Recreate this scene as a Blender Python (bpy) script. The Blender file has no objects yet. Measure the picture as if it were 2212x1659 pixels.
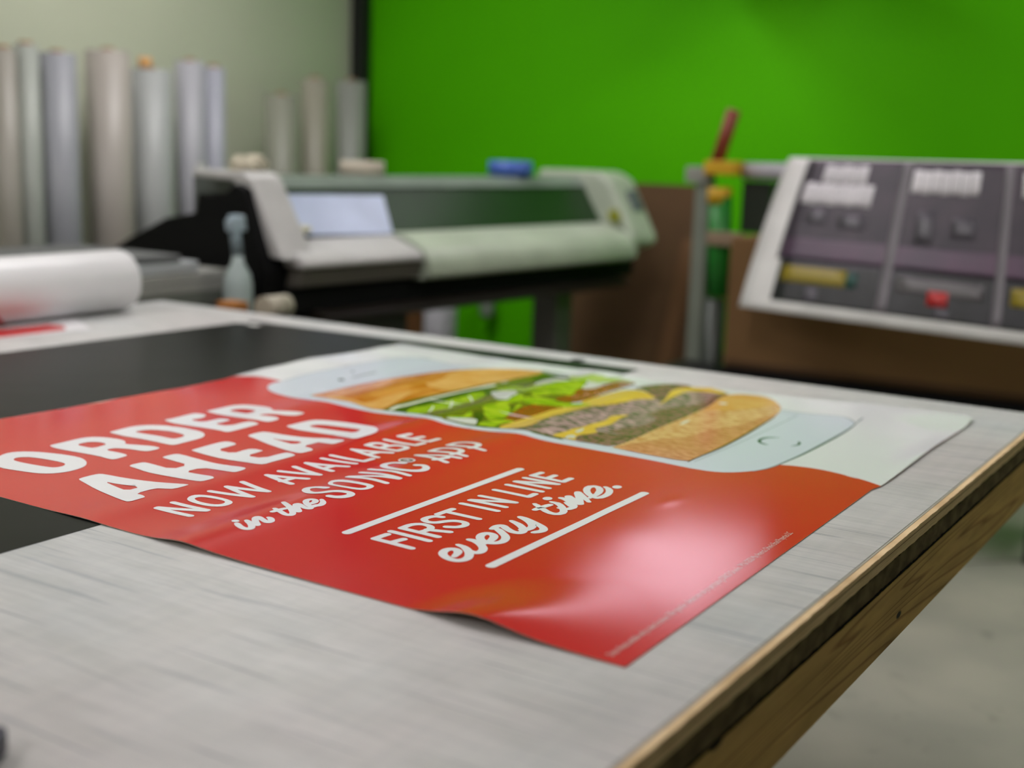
import bpy, bmesh, math, random
import numpy as np
from mathutils import Vector, Matrix
from mathutils.geometry import delaunay_2d_cdt
random.seed(4)
sc = bpy.context.scene
COL = sc.collection
IW, IH = 2212.0, 1659.0

# ------------------------------------------------------------------ camera
F_PX = 2696.823
CAM = np.array([0.0, 0.0, 1.38])
ROT = np.array([[0.84557512, -0.125759, 0.51883271],
                [0.53284857, 0.13912323, -0.83469583],
                [0.03278883, 0.9822573, 0.18464965]])     # columns: camera right, up, back in the room's axes
cd = bpy.data.cameras.new('camera')
cam = bpy.data.objects.new('camera', cd); COL.objects.link(cam)
m4 = Matrix([list(ROT[0]) + [0], list(ROT[1]) + [0], list(ROT[2]) + [CAM[2]], [0, 0, 0, 1]])
cam.matrix_world = m4
cd.sensor_width = 36.0; cd.sensor_fit = 'HORIZONTAL'; cd.lens = 36.0 * F_PX / IW
cd.clip_start = 0.02; cd.clip_end = 60
cd.dof.use_dof = True; cd.dof.focus_distance = 1.66; cd.dof.aperture_fstop = 2.05
sc.camera = cam

# ------------------------------------------------------------------ world, exposure
w = bpy.data.worlds.new('world'); sc.world = w; w.use_nodes = True
w.node_tree.nodes['Background'].inputs[0].default_value = (0.75, 0.85, 1, 1)
w.node_tree.nodes['Background'].inputs[1].default_value = 0.02
sc.view_settings.view_transform = 'Standard'; sc.view_settings.look = 'None'
sc.view_settings.gamma = 1; sc.view_settings.use_curve_mapping = False
sc.view_settings.exposure = 0.0
sc.cycles.use_denoising = True
sc.cycles.max_bounces = 8; sc.cycles.caustics_reflective = False; sc.cycles.caustics_refractive = False
ROOM = dict(x0=-4.62, x1=3.4, y0=-3.6, y1=5.68, h=3.05)
LIGHTS = [(-3.4, 3.7), (-3.3, 0.6), (-1.4, 2.0), (-1.3, -1.6), (0.15, 4.35)]   # ceiling troffers (x, y)
LIGHT_POWER = 13.0
HANG_POWER = 2.9

# ------------------------------------------------------------------ helpers
def ray(px, py):
    return ROT @ np.array([px - IW/2, -(py - IH/2), -F_PX]) / F_PX
def onz(px, py, z=0.9):
    d = ray(px, py); return CAM + d * ((z - CAM[2]) / d[2])
def onY(px, py, y):
    d = ray(px, py); return CAM + d * (y / d[1])
def onX(px, py, x):
    d = ray(px, py); return CAM + d * (x / d[0])
def lin(c):
    return tuple(((v/255)/12.92 if v/255 <= 0.04045 else ((v/255+0.055)/1.055)**2.4) for v in c) + (1.0,)

def mat(name, rgb, rough=0.6, metal=0.0, spec=0.5, noise=None, bump=None, coat=0.0, alpha=None, rgb2=None, stretch=(1, 1, 1), coords='Object'):
    m = bpy.data.materials.new(name); m.use_nodes = True
    nt = m.node_tree; b = nt.nodes['Principled BSDF']
    b.inputs['Base Color'].default_value = lin(rgb); b.inputs['Roughness'].default_value = rough
    b.inputs['Metallic'].default_value = metal; b.inputs['Specular IOR Level'].default_value = spec
    b.inputs['Coat Weight'].default_value = coat
    tc = nt.nodes.new('ShaderNodeTexCoord'); mp = nt.nodes.new('ShaderNodeMapping')
    mp.inputs['Scale'].default_value = stretch
    nt.links.new(tc.outputs[coords], mp.inputs['Vector'])
    n = nt.nodes.new('ShaderNodeTexNoise'); n.inputs['Scale'].default_value = noise or 6.0
    n.inputs['Detail'].default_value = 5
    nt.links.new(mp.outputs[0], n.inputs['Vector'])
    r = nt.nodes.new('ShaderNodeValToRGB')
    c2 = rgb2 or tuple(v*0.93 for v in rgb)
    r.color_ramp.elements[0].position = 0.35; r.color_ramp.elements[1].position = 0.65
    r.color_ramp.elements[0].color = lin(c2); r.color_ramp.elements[1].color = lin(rgb)
    nt.links.new(n.outputs[0], r.inputs[0]); nt.links.new(r.outputs[0], b.inputs['Base Color'])
    if bump:
        n2 = nt.nodes.new('ShaderNodeTexNoise'); n2.inputs['Scale'].default_value = bump[0]
        nt.links.new(mp.outputs[0], n2.inputs['Vector'])
        bp = nt.nodes.new('ShaderNodeBump'); bp.inputs['Strength'].default_value = bump[1]; bp.inputs['Distance'].default_value = bump[2]
        nt.links.new(n2.outputs[0], bp.inputs['Height']); nt.links.new(bp.outputs[0], b.inputs['Normal'])
    return m

def link(name, me, m=None, parent=None):
    o = bpy.data.objects.new(name, me); COL.objects.link(o)
    if m is not None:
        for x in (m if isinstance(m, (list, tuple)) else [m]): me.materials.append(x)
    if parent is not None: o.parent = parent
    return o
def tag(o, label=None, cat=None, group=None, kind=None):
    if label: o['label'] = label
    if cat: o['category'] = cat
    if group: o['group'] = group
    if kind: o['kind'] = kind
    return o
def thing(name, label, cat, loc=(0, 0, 0), group=None, rz=0.0):
    o = bpy.data.objects.new(name, None); COL.objects.link(o); o.location = loc; o.rotation_euler = (0, 0, rz)
    o.empty_display_size = 0.05
    return tag(o, label, cat, group)

class MB:
    def __init__(s, off=(0, 0, 0)): s.bm = bmesh.new(); s.off = Vector(off)
    def box(s, x0, x1, y0, y1, z0, z1, bevel=0.0):
        b2 = bmesh.new()
        bmesh.ops.create_cube(b2, size=1)
        for v in b2.verts:
            v.co = Vector(((x0+x1)/2 + v.co.x*(x1-x0), (y0+y1)/2 + v.co.y*(y1-y0), (z0+z1)/2 + v.co.z*(z1-z0))) - s.off
        if bevel: bmesh.ops.bevel(b2, geom=b2.edges[:], offset=bevel, segments=3, affect='EDGES', profile=0.5)
        s._join(b2); return s
    def _join(s, b2):
        me = bpy.data.meshes.new('t'); b2.to_mesh(me); b2.free(); s.bm.from_mesh(me); bpy.data.meshes.remove(me)
    def tube(s, p0, p1, r, n=24, r1=None, cap=True):
        p0 = Vector(p0) - s.off; p1 = Vector(p1) - s.off; r1 = r if r1 is None else r1
        ax = (p1-p0).normalized(); a = ax.orthogonal().normalized(); b = ax.cross(a)
        A = []; B = []
        for i in range(n):
            t = 2*math.pi*i/n; d = a*math.cos(t) + b*math.sin(t)
            A.append(s.bm.verts.new(p0 + d*r)); B.append(s.bm.verts.new(p1 + d*r1))
        for i in range(n):
            f = s.bm.faces.new((A[i], A[(i+1) % n], B[(i+1) % n], B[i])); f.smooth = True
        if cap: s.bm.faces.new(A[::-1]); s.bm.faces.new(B)
        return s
    def ring(s, p0, p1, ro, ri, n=32):                  # hollow tube with thick wall
        p0 = Vector(p0) - s.off; p1 = Vector(p1) - s.off
        ax = (p1-p0).normalized(); a = ax.orthogonal().normalized(); b = ax.cross(a)
        R = []
        for (p, r) in ((p0, ro), (p1, ro), (p1, ri), (p0, ri)):
            R.append([s.bm.verts.new(p + (a*math.cos(2*math.pi*i/n) + b*math.sin(2*math.pi*i/n))*r) for i in range(n)])
        for k in range(4):
            for i in range(n):
                f = s.bm.faces.new((R[k][i], R[k][(i+1) % n], R[(k+1) % 4][(i+1) % n], R[(k+1) % 4][i])); f.smooth = (k in (0, 2))
        return s
    def lathe(s, c, prof, n=28):
        c = Vector(c) - s.off; rows = []
        for (r, z) in prof: rows.append([s.bm.verts.new(c + Vector((r*math.cos(2*math.pi*i/n), r*math.sin(2*math.pi*i/n), z))) for i in range(n)])
        for k in range(len(rows)-1):
            for i in range(n):
                f = s.bm.faces.new((rows[k][i], rows[k][(i+1) % n], rows[k+1][(i+1) % n], rows[k+1][i])); f.smooth = True
        s.bm.faces.new(rows[0][::-1]); s.bm.faces.new(rows[-1]); return s
    def prism(s, pts, vec, bevel=0.0):                  # closed outline swept by a vector
        b2 = bmesh.new(); vec = Vector(vec)
        A = [b2.verts.new(Vector(p)-s.off) for p in pts]; B = [b2.verts.new(Vector(p)-s.off+vec) for p in pts]
        n = len(A)
        f0 = b2.faces.new(A[::-1]); f1 = b2.faces.new(B)
        for i in range(n): b2.faces.new((A[i], A[(i+1) % n], B[(i+1) % n], B[i]))
        bmesh.ops.recalc_face_normals(b2, faces=b2.faces[:])
        if bevel: bmesh.ops.bevel(b2, geom=b2.edges[:], offset=bevel, segments=2, affect='EDGES', profile=0.5)
        s._join(b2); return s
    def build(s, name, m, parent=None, **k):
        bmesh.ops.recalc_face_normals(s.bm, faces=s.bm.faces[:])
        me = bpy.data.meshes.new(name); s.bm.to_mesh(me); s.bm.free()
        o = link(name, me, m, parent)
        if parent is None: o.location = s.off
        return tag(o, **k) if k else o
def struct(name, mb, m): return mb.build(name, m, kind='structure')

# ------------------------------------------------------------------ room materials
M = {}
M['green'] = mat('green_wall_paint', (82, 186, 0), 0.6, noise=2, rgb2=(80, 184, 0), bump=(180, 0.05, 0.002))
M['green'].node_tree.nodes['Principled BSDF'].inputs['Specular IOR Level'].default_value = 0.08
M['beige'] = mat('sage_beige_paint', (198, 202, 180), 0.6, noise=2, rgb2=(195, 199, 177))
M['plain'] = mat('off_white_paint', (205, 205, 198), 0.7, noise=2)
M['ceil'] = mat('ceiling_tile', (205, 205, 200), 0.85, noise=30)
M['floor'] = mat('concrete_floor', (172, 168, 154), 0.55, noise=2.4, rgb2=(154, 152, 140), bump=(60, 0.15, 0.002))
M['black'] = mat('black_paint', (16, 16, 17), 0.5)

# concrete: finer mottling and small dark scuffs
def concrete(m):
    nt = m.node_tree; b = nt.nodes['Principled BSDF']; base = [l for l in nt.links if l.to_socket == b.inputs['Base Color']][0].from_socket
    tc = nt.nodes['Texture Coordinate']
    n = nt.nodes.new('ShaderNodeTexNoise'); n.inputs['Scale'].default_value = 9; n.inputs['Detail'].default_value = 8; n.inputs['Distortion'].default_value = 0.8
    nt.links.new(tc.outputs['Object'], n.inputs['Vector'])
    r = nt.nodes.new('ShaderNodeValToRGB'); r.color_ramp.elements[0].position = 0.60; r.color_ramp.elements[1].position = 0.74
    r.color_ramp.elements[0].color = (1, 1, 1, 1); r.color_ramp.elements[1].color = (0.72, 0.73, 0.72, 1)
    nt.links.new(n.outputs[0], r.inputs[0])
    mx = nt.nodes.new('ShaderNodeMix'); mx.data_type = 'RGBA'; mx.blend_type = 'MULTIPLY'; mx.inputs[0].default_value = 1
    nt.links.new(base, mx.inputs[6]); nt.links.new(r.outputs[0], mx.inputs[7]); nt.links.new(mx.outputs[2], b.inputs['Base Color'])
concrete(M['floor'])

# ------------------------------------------------------------------ the room
x0, x1, y0, y1, H = ROOM['x0'], ROOM['x1'], ROOM['y0'], ROOM['y1'], ROOM['h']
struct('floor', MB().box(x0-.1, x1+.1, y0-.1, y1+.1, -0.12, 0), M['floor'])
struct('ceiling', MB().box(x0-.1, x1+.1, y0-.1, y1+.1, H, H+.1), M['ceil'])
struct('wall_left', MB().box(x0-.1, x0, y0-.1, y1+.1, 0, H), M['beige'])
struct('wall_back', MB().box(x0, x1, y1, y1+.1, 0, H), M['green'])
struct('wall_right', MB().box(x1, x1+.1, y0, y1+.1, 0, H), M['plain'])
struct('wall_front', MB().box(x0, x1, y0-.1, y0, 0, H), M['plain'])
struct('baseboard_back', MB().box(x0, x1, y1-.012, y1, 0, .1), M['black'])
struct('baseboard_left', MB().box(x0, x0+.012, y0, y1-.012, 0, .1), M['black'])
pA = onz(1990, 1220, 0); pB = onz(2212, 1210, 0); dv = (pB-pA)/np.linalg.norm(pB-pA); nv = np.array([-dv[1], dv[0], 0])*0.004
a_, b_ = pA - dv*1.2, pB + dv*1.0
struct('trim_1', MB().prism([a_-nv, b_-nv, b_+nv, a_+nv], (0, 0, 0.0012)), mat('floor_joint_filler', (88, 84, 76), 0.8))

# black boxed post in the corner
MB((x0+.1, y1-.06, 0)).box(x0, x0+0.09, y1-.075, y1, 0.1, H, bevel=.004).build('corner_post', M['black'], label='black square post in the corner where the beige and green walls meet', cat='post')

# ceiling lights
em = bpy.data.materials.new('lamp_diffuser'); em.use_nodes = True
b = em.node_tree.nodes['Principled BSDF']; b.inputs['Base Color'].default_value = (0.8, 0.8, 0.8, 1)
b.inputs['Emission Color'].default_value = (1.0, 0.965, 0.97, 1); b.inputs['Emission Strength'].default_value = LIGHT_POWER
M['white_metal'] = mat('white_enamel', (225, 225, 222), 0.4)
where = ['over the beige wall rolls', 'near the beige wall behind the viewer', 'above the poster table', 'behind the viewer', 'over the cardboard box']
for (lx, ly), wh in zip(LIGHTS, where):
    t = thing('ceiling_light', 'rectangular white fluorescent ceiling light ' + wh, 'light', (lx, ly, H), group='ceiling lights')
    mb = MB()
    for bx in ((-.33, -.30, -.64, .64), (.30, .33, -.64, .64), (-.30, .30, -.64, -.61), (-.30, .30, .61, .64)):
        mb.box(bx[0], bx[1], bx[2], bx[3], -.05, 0)
    mb.build('frame', M['white_metal'], t)
    MB().box(-.30, .30, -.61, .61, -.035, -.012).build('diffuser', em, t)

em2 = em.copy(); em2.name = 'hanging_lamp_diffuser'; em2.node_tree.nodes['Principled BSDF'].inputs['Emission Color'].default_value = (1.0, .84, 1.0, 1); em2.node_tree.nodes['Principled BSDF'].inputs['Emission Strength'].default_value = HANG_POWER
hx, hy, hz = -2.16, 4.88, 2.24
t = thing('hanging_light', 'white fluorescent shop light hung low on chains near the green wall', 'light', (hx, hy, hz))
mb = MB((hx, hy, hz)); mb.prism([(hx-.32, hy-.50, hz+.03), (hx+.32, hy-.50, hz+.03), (hx+.20, hy-.50, hz+.10), (hx-.20, hy-.50, hz+.10)], (0, 1.0, 0))
for q in ((-.32, -.31, -.50, .50), (.31, .32, -.50, .50), (-.31, .31, -.50, -.49), (-.31, .31, .49, .50)): mb.box(hx+q[0], hx+q[1], hy+q[2], hy+q[3], hz-.035, hz+.0299)
mb.build('housing', M['white_metal'], t)
MB((hx, hy, hz)).box(hx-.27, hx+.27, hy-.485, hy+.485, hz, hz+.029).build('diffuser', em2, t)
for yy in (-.45, .45): MB((hx, hy, hz)).tube((hx, hy+yy, hz+.1), (hx, hy+yy, H), .004, 8).build('chain', M['black'], t)

# ------------------------------------------------------------------ work table
TZ = 0.9
TX0, TX1, TY0, TY1 = -2.86, -0.388, -0.55, 2.60
def table_surface():
    m = bpy.data.materials.new('white_scuffed_board'); m.use_nodes = True; nt = m.node_tree; b = nt.nodes['Principled BSDF']
    N = nt.nodes.new; L = nt.links.new
    tc = N('ShaderNodeTexCoord')
    def noise(scale, st, detail=4, dist=0.0, rot=0.0):
        mp = N('ShaderNodeMapping'); mp.inputs['Scale'].default_value = st; mp.inputs['Rotation'].default_value = (0, 0, rot); L(tc.outputs['Object'], mp.inputs['Vector'])
        n = N('ShaderNodeTexNoise'); n.inputs['Scale'].default_value = scale; n.inputs['Detail'].default_value = detail; n.inputs['Distortion'].default_value = dist
        L(mp.outputs[0], n.inputs['Vector']); return n.outputs[0]
    def ramp(v, stops):
        r = N('ShaderNodeValToRGB'); e = r.color_ramp.elements
        e[0].position, e[0].color = stops[0][0], lin(stops[0][1]); e[1].position, e[1].color = stops[-1][0], lin(stops[-1][1])
        for p, c in stops[1:-1]:
            k = e.new(p); k.color = lin(c)
        L(v, r.inputs[0]); return r.outputs[0]
    def mix(a, c, kind='MULTIPLY', fac=1.0):
        x = N('ShaderNodeMix'); x.data_type = 'RGBA'; x.blend_type = kind
        if isinstance(fac, float): x.inputs[0].default_value = fac
        else: L(fac, x.inputs[0])
        L(a, x.inputs[6]); L(c, x.inputs[7]); return x.outputs[2]
    base = ramp(noise(1.6, (1, 1, 1), 3, 0.5), [(0.3, (202, 196, 194)), (0.5, (206, 205, 202)), (0.7, (197, 202, 203))])
    fib = ramp(noise(5, (2.2, 55, 1), 6), [(0.30, (240, 240, 241)), (0.62, (255, 255, 255))])            # fine fibres across the table
    st = ramp(noise(3.1, (1.1, 30, 1), 2, 0.15, 0.03), [(0.31, (226, 229, 233)), (0.36, (255, 255, 255))])    # sparse scratches
    st2 = ramp(noise(6.0, (0.7, 36, 1), 1, 0.1, -0.04), [(0.26, (186, 190, 198)), (0.30, (255, 255, 255))])
    long = ramp(noise(2.2, (26, 1.2, 1), 3), [(0.35, (249, 250, 251)), (0.6, (255, 255, 255))])          # faint lengthwise bands
    blot = ramp(noise(9, (1, 2.2, 1), 4), [(0.36, (243, 244, 243)), (0.58, (255, 255, 255))])
    c = mix(mix(mix(mix(mix(base, fib), st), st2), long), blot)
    L(c, b.inputs['Base Color']); b.inputs['Roughness'].default_value = 0.42; b.inputs['Specular IOR Level'].default_value = 0.35
    bp = N('ShaderNodeBump'); bp.inputs['Strength'].default_value = 0.12; bp.inputs['Distance'].default_value = 0.001
    L(noise(5, (2.2, 60, 1), 6), bp.inputs['Height']); L(bp.outputs[0], b.inputs['Normal'])
    return m
def wood(name, c1, c2, knots=(), ringscale=26, yscale=.13, dirt=None):
    m = bpy.data.materials.new(name); m.use_nodes = True; nt = m.node_tree; b = nt.nodes['Principled BSDF']; N = nt.nodes.new; L = nt.links.new
    geo = N('ShaderNodeNewGeometry')
    def mapn(scale, st, detail=3, dist=0.0):
        mp = N('ShaderNodeMapping'); mp.inputs['Scale'].default_value = st; L(geo.outputs['Position'], mp.inputs['Vector'])
        n = N('ShaderNodeTexNoise'); n.inputs['Scale'].default_value = scale; n.inputs['Detail'].default_value = detail; n.inputs['Distortion'].default_value = dist
        L(mp.outputs[0], n.inputs['Vector']); return n.outputs[0]
    # growth lines: contour lines of a long stretched noise
    nn = mapn(1.0, (9, yscale*2.2, 9), 2, .3)
    mu = N('ShaderNodeMath'); mu.operation = 'MULTIPLY'; mu.inputs[1].default_value = ringscale; L(nn, mu.inputs[0])
    fr = N('ShaderNodeMath'); fr.operation = 'FRACT'; L(mu.outputs[0], fr.inputs[0])
    r = N('ShaderNodeValToRGB'); e = r.color_ramp.elements; e[0].position = 0; e[0].color = lin(c2); e[1].position = .22; e[1].color = lin(c1)
    k = e.new(.9); k.color = lin(tuple(a*.95 for a in c1)); k = e.new(1); k.color = lin(c2)
    L(fr.outputs[0], r.inputs[0]); col = r.outputs[0]
    f = N('ShaderNodeValToRGB'); f.color_ramp.elements[0].position = .3; f.color_ramp.elements[0].color = (.75, .74, .7, 1); f.color_ramp.elements[1].position = .6; f.color_ramp.elements[1].color = (1, 1, 1, 1)
    L(mapn(20, (3, .35, 3), 5), f.inputs[0])
    x = N('ShaderNodeMix'); x.data_type = 'RGBA'; x.blend_type = 'MULTIPLY'; x.inputs[0].default_value = 1; L(col, x.inputs[6]); L(f.outputs[0], x.inputs[7]); col = x.outputs[2]
    for (kx, ky, kz, rad) in knots:
        sub = N('ShaderNodeVectorMath'); sub.operation = 'SUBTRACT'; L(geo.outputs['Position'], sub.inputs[0]); sub.inputs[1].default_value = (kx, ky, kz)
        sc_ = N('ShaderNodeVectorMath'); sc_.operation = 'MULTIPLY'; L(sub.outputs[0], sc_.inputs[0]); sc_.inputs[1].default_value = (.1, .5, 1.15)
        ln = N('ShaderNodeVectorMath'); ln.operation = 'LENGTH'; L(sc_.outputs[0], ln.inputs[0])
        mr = N('ShaderNodeMapRange'); mr.inputs[1].default_value = rad*.75; mr.inputs[2].default_value = rad*1.25; mr.inputs[3].default_value = 1; mr.inputs[4].default_value = 0; L(ln.outputs['Value'], mr.inputs[0])
        x = N('ShaderNodeMix'); x.data_type = 'RGBA'; L(mr.outputs[0], x.inputs[0]); L(col, x.inputs[6]); x.inputs[7].default_value = lin((34, 20, 12)); col = x.outputs[2]
    L(col, b.inputs['Base Color']); b.inputs['Roughness'].default_value = .7; b.inputs['Specular IOR Level'].default_value = .25
    return m
M['pine'] = wood('knotty_pine', (205, 165, 98), (150, 108, 56), knots=[tuple(onX(1567, 1607, TX1)) + (.0085,), tuple(onX(1934, 1243, TX1)) + (.006,), tuple(onX(1941, 1328, TX1)) + (.0055,), tuple(onX(2207, 1056, TX1)) + (.006,)])
M['ply'] = mat('plywood_edge', (235, 205, 160), 0.75, noise=4, rgb2=(205, 172, 126), stretch=(1, 3, 160))
M['grime'] = mat('grimy_board_edge', (118, 102, 74), 0.9, noise=40, rgb2=(86, 73, 52), stretch=(1, .7, 1.2), spec=.1)
M['gap_shade'] = mat('shadow_gap_black', (18, 14, 10), .9, spec=.05)  # black for the strips that paint in the shadow gaps between boards
tb = thing('work_table', 'large work table with a scuffed white top and plywood and pine edges', 'table', (-1.62, 1.02, 0))
O = (-1.62, 1.02, 0)
def rough_strip(z0_, z1_, xa, xb, seed, amp_lo, amp_hi, ny=420, wob=0.0):
    """a board edge that runs along the table, with a ragged lower or upper line"""
    rnd = random.Random(seed); mb = MB(O); bm = mb.bm; rows = []
    a1 = [0]*(ny+1); a2 = [0]*(ny+1); v1 = v2 = 0
    for i in range(ny+1):
        v1 = v1*.72 + rnd.gauss(0, 1)*.3; v2 = v2*.72 + rnd.gauss(0, 1)*.3
        a1[i] = v1*amp_lo; a2[i] = v2*amp_hi
    for i in range(ny+1):
        y = TY0 + (TY1-.004-TY0)*i/ny; wx = wob*math.sin(i*.9)*rnd.random()
        rows.append([bm.verts.new(Vector(p)-mb.off) for p in ((xb+wx, y, z0_+a1[i]), (xb+wx, y, z1_+a2[i]), (xa, y, z1_), (xa, y, z0_))])
    for i in range(ny):
        for k in range(4): bm.faces.new((rows[i][k], rows[i][(k+1) % 4], rows[i+1][(k+1) % 4], rows[i+1][k]))
    bm.faces.new(rows[0]); bm.faces.new(rows[-1][::-1])
    return mb
MB(O).box(TX0, TX1-.0125, TY0, TY1, TZ-.006, TZ, bevel=.0008).build('tabletop', table_surface(), tb)
MB(O).box(TX0+.004, TX1-.028, TY0+.003, TY1-.004, TZ-.026, TZ-.0062).build('core_board', M['ply'], tb)
mb = MB(O); mb.box(TX1-.0122, TX1-.0095, TY0, TY1-.001, TZ-.008, TZ-.0006); mb.build('edge_trim', mat('clear_edge_strip', (190, 182, 172), .3), tb, label='thin translucent strip along the board edge')
rough_strip(TZ-.0205, TZ-.0012, TX1-.0275, TX1-.0009, 3, .0009, .0002, wob=.0006).build('plywood_edge', M['ply'], tb, label='pale raw plywood edge')
# fine plywood seam
MB(O).box(TX1-.0006, TX1-.0002, TY0, TY1-.004, TZ-.0082, TZ-.0074).build('seam', mat('ply_seam', (130, 100, 70), .8), tb)
rough_strip(TZ-.0510, TZ-.0212, TX1-.05, TX1-.0032, 7, .0010, .0006).build('lower_board', M['grime'], tb, label='dark grimy fibreboard edge')
rough_strip(TZ-.0232, TZ-.0206, TX1-.03, TX1-.0028, 11, .0019, .0003, 900).build('gap_shade_strip', M['gap_shade'], tb, label='black ragged strip standing for the shadow gap under the plywood')
rough_strip(TZ-.0522, TZ-.0506, TX1-.03, TX1-.0012, 12, .0006, .0016, 900).build('gap_shade_strip', M['gap_shade'], tb, label='black ragged strip standing for the shadow gap above the pine rail')
MB(O).box(TX1-.04, TX1-.0015, TY0, TY1-.002, TZ-.1450, TZ-.0522, bevel=.003).build('side_rail', M['pine'], tb, label='knotty pine rail under the right edge')
MB(O).box(TX0+.03, TX1-.045, TY1-.045, TY1-.008, TZ-.1445, TZ-.0522, bevel=.003).build('end_rail', M['pine'], tb)
MB(O).box(TX0+.01, TX1-.052, TY0+.01, TY1-.01, TZ-.0515, TZ-.0265).build('under_board', M['grime'], tb)
for lx in (-2.65, -1.18):
    for ly in (0.15, 2.3 if lx < -2 else 2.0):
        MB(O).box(lx-.045, lx+.045, ly-.045, ly+.045, 0.0, TZ-.0517, bevel=.003).build('leg', M['pine'], tb)
# ragged flutes along the far edge of the white board
mb = MB(O)
for i in range(150):
    fx = -2.2 + i*.0118; ln = .003 + .002*((i*37) % 5)/5
    mb.box(fx, fx+.0062, TY1-.0005, TY1+ln, TZ-.004, TZ-.0003)
mb.build('fluted_edge', mat('white_fluted_plastic', (205, 203, 200), .4), tb)
for ch in tb.children:                                 # the right edge is a little out of square
    for v in ch.data.vertices:
        if v.co.x + O[0] > -.5: v.co.x += (v.co.y + O[1] - 1.5)*.0145

# ------------------------------------------------------------------ dark film under the poster
def slab(name, pts, z, th, m, **k):
    c = sum(np.array(p[:2]) for p in pts)/len(pts)
    return MB((c[0], c[1], z)).prism([(p[0], p[1], z) for p in pts], (0, 0, th)).build(name, m, **k)
M['film'] = mat('black_vinyl_film', (24, 24, 22), 0.32, noise=1.2, rgb2=(20, 21, 20), bump=(3.0, .3, .006), spec=.08)
slab('vinyl_sheet', [(-1.228, .35, 0), (-1.226, 2.512, 0), (-2.375, 2.468, 0), (-2.44, .35, 0)], TZ+.0001, .0006, M['film'],
     label='glossy black vinyl sheet lying flat on the table under the poster', cat='vinyl sheet')
M['tape'] = mat('white_tape', (225, 224, 220), .5)
for (px, py, a, lab) in ((522, 697, .4, 'left one of two tiny white tape scraps at the black sheet corner'), (548, 703, -.3, 'right one of two tiny white tape scraps at the black sheet corner')):
    p = onz(px, py); c, s = math.cos(a), math.sin(a)
    pts = [(p[0]+c*u-s*v, p[1]+s*u+c*v, 0) for u, v in ((-.02, -.012), (.022, -.010), (.018, .011), (.002, .014), (-.018, .009))]
    slab('tape_scrap', pts, TZ+.0009, .0012, M['tape'], label=lab, cat='tape scrap', group='tape scraps on the black sheet')
p = onz(1248, 779)
MB((p[0], p[1], TZ)).lathe((p[0], p[1], TZ+.0008), [(.017, 0), (.018, .0008), (.015, .0012)]).build('rubber_disc', M['black'], label='small flat black disc at the edge of the black sheet near the far table edge', cat='disc')

# ------------------------------------------------------------------ the poster
def height(X, Y):
    X = np.asarray(X, float); Y = np.asarray(Y, float)
    g = lambda u, c, s: np.exp(-((u-c)/s)**2)
    h = 0.0004 + 0*X
    t = np.clip((Y-1.008)/1.42, 0, 1)
    h = h + .0108*g(X, -.668, .050)*g(Y, .985, .105) + .0035*g(X, -.62, .07)*g(Y, 1.0, .12)
    h = h + .0052*g(X, -1.086, .040)*(1-.25*t) + .0018*g(X, -1.03, .05)*(1-t)
    h = h + (.0016+.0072*np.clip(t*1.3, 0, 1)*(1-.4*t))*g(X, -1.262+.01*t, .044)
    h = h + .0032*g(X, -1.50, .06)*np.clip(t*1.8, 0, 1)
    h = h + .0010*g(X, -.90, .07)*np.clip(t*2, 0, 1)
    h = h + .0085*g(X, -.52, .085)*g(Y, 2.46, .10) + .006*g(X, -1.84, .10)*g(Y, 2.09, .075) + .004*g(X, -1.84, .09)*g(Y, 2.33, .05)
    h = h + .0030*g(X, -1.86, .12)*g(Y, 1.62, .08)
    h = h + .0045*g(X, -.475, .035)*g(Y, 2.05, .16)
    h = h + .0008*g(X+.55*(Y-1.35), -.66, .05)*g(Y, 1.40, .09) + .00035*g(X, -.70, .012)*g(Y, 1.56, .03) + .0006*g(X, -.72, .03)*g(Y, 1.22, .05)
    h = h + .0024*g(X, -.86, .10)*g(Y, 1.84, .11)
    h = h + .00045*np.sin(9*X+4*Y) + .0004*np.sin(5*Y-7*X+1) + .00035*np.sin(17*X+3*Y+2)
    return np.maximum(h, .0003)
PZ = TZ + .0009
def surf(px, py):
    z = PZ
    for _ in range(12):
        p = onz(px, py, z); z = PZ + float(height(p[0], p[1]))
    return (p[0], p[1])
REG = dict(a=(0, 860, 5.53), b=(340, 850, 6.144), c=(320, 900, 5.53), d=(640, 880, 5.027), e=(780, 1000, 4.608), g=(920, 1030, 4.424),
           k=(480, 1040, 5.53), m=(560, 740, 5.53), n=(820, 770, 5.53), p=(1150, 770, 5.53), q=(1180, 860, 5.53), r=(1500, 820, 5.53), t=(1750, 840, 4.788), o=(0, 0, 1))
def T(s):
    """'a 10,20 30,40 b 5,5' -> list of photo points"""
    out = []; r = None
    for w_ in s.split():
        if w_ in REG: r = REG[w_]; continue
        x, y = w_.split(','); out.append((r[0]+float(x)/r[2], r[1]+float(y)/r[2]))
    return out
def chaikin(P, it=2, closed=True):
    P = [np.array(p, float) for p in P]
    for _ in range(it):
        Q = []
        n = len(P)
        for i in range(n if closed else n-1):
            a, b_ = P[i], P[(i+1) % n]; Q += [a*.75+b_*.25, a*.25+b_*.75]
        if not closed: Q = [P[0]] + Q + [P[-1]]
        P = Q
    return P
def toS(P): return [surf(*p) for p in P]
GR = .006
def inside(P, X, Y):
    P = np.array(P); r = np.zeros(X.shape, bool); n = len(P); j = n-1
    for i in range(n):
        xi, yi = P[i]; xj, yj = P[j]
        c = ((yi > Y) != (yj > Y)) & (X < (xj-xi)*(Y-yi)/((yj-yi) or 1e-12)+xi)
        r ^= c; j = i
    return r
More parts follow.
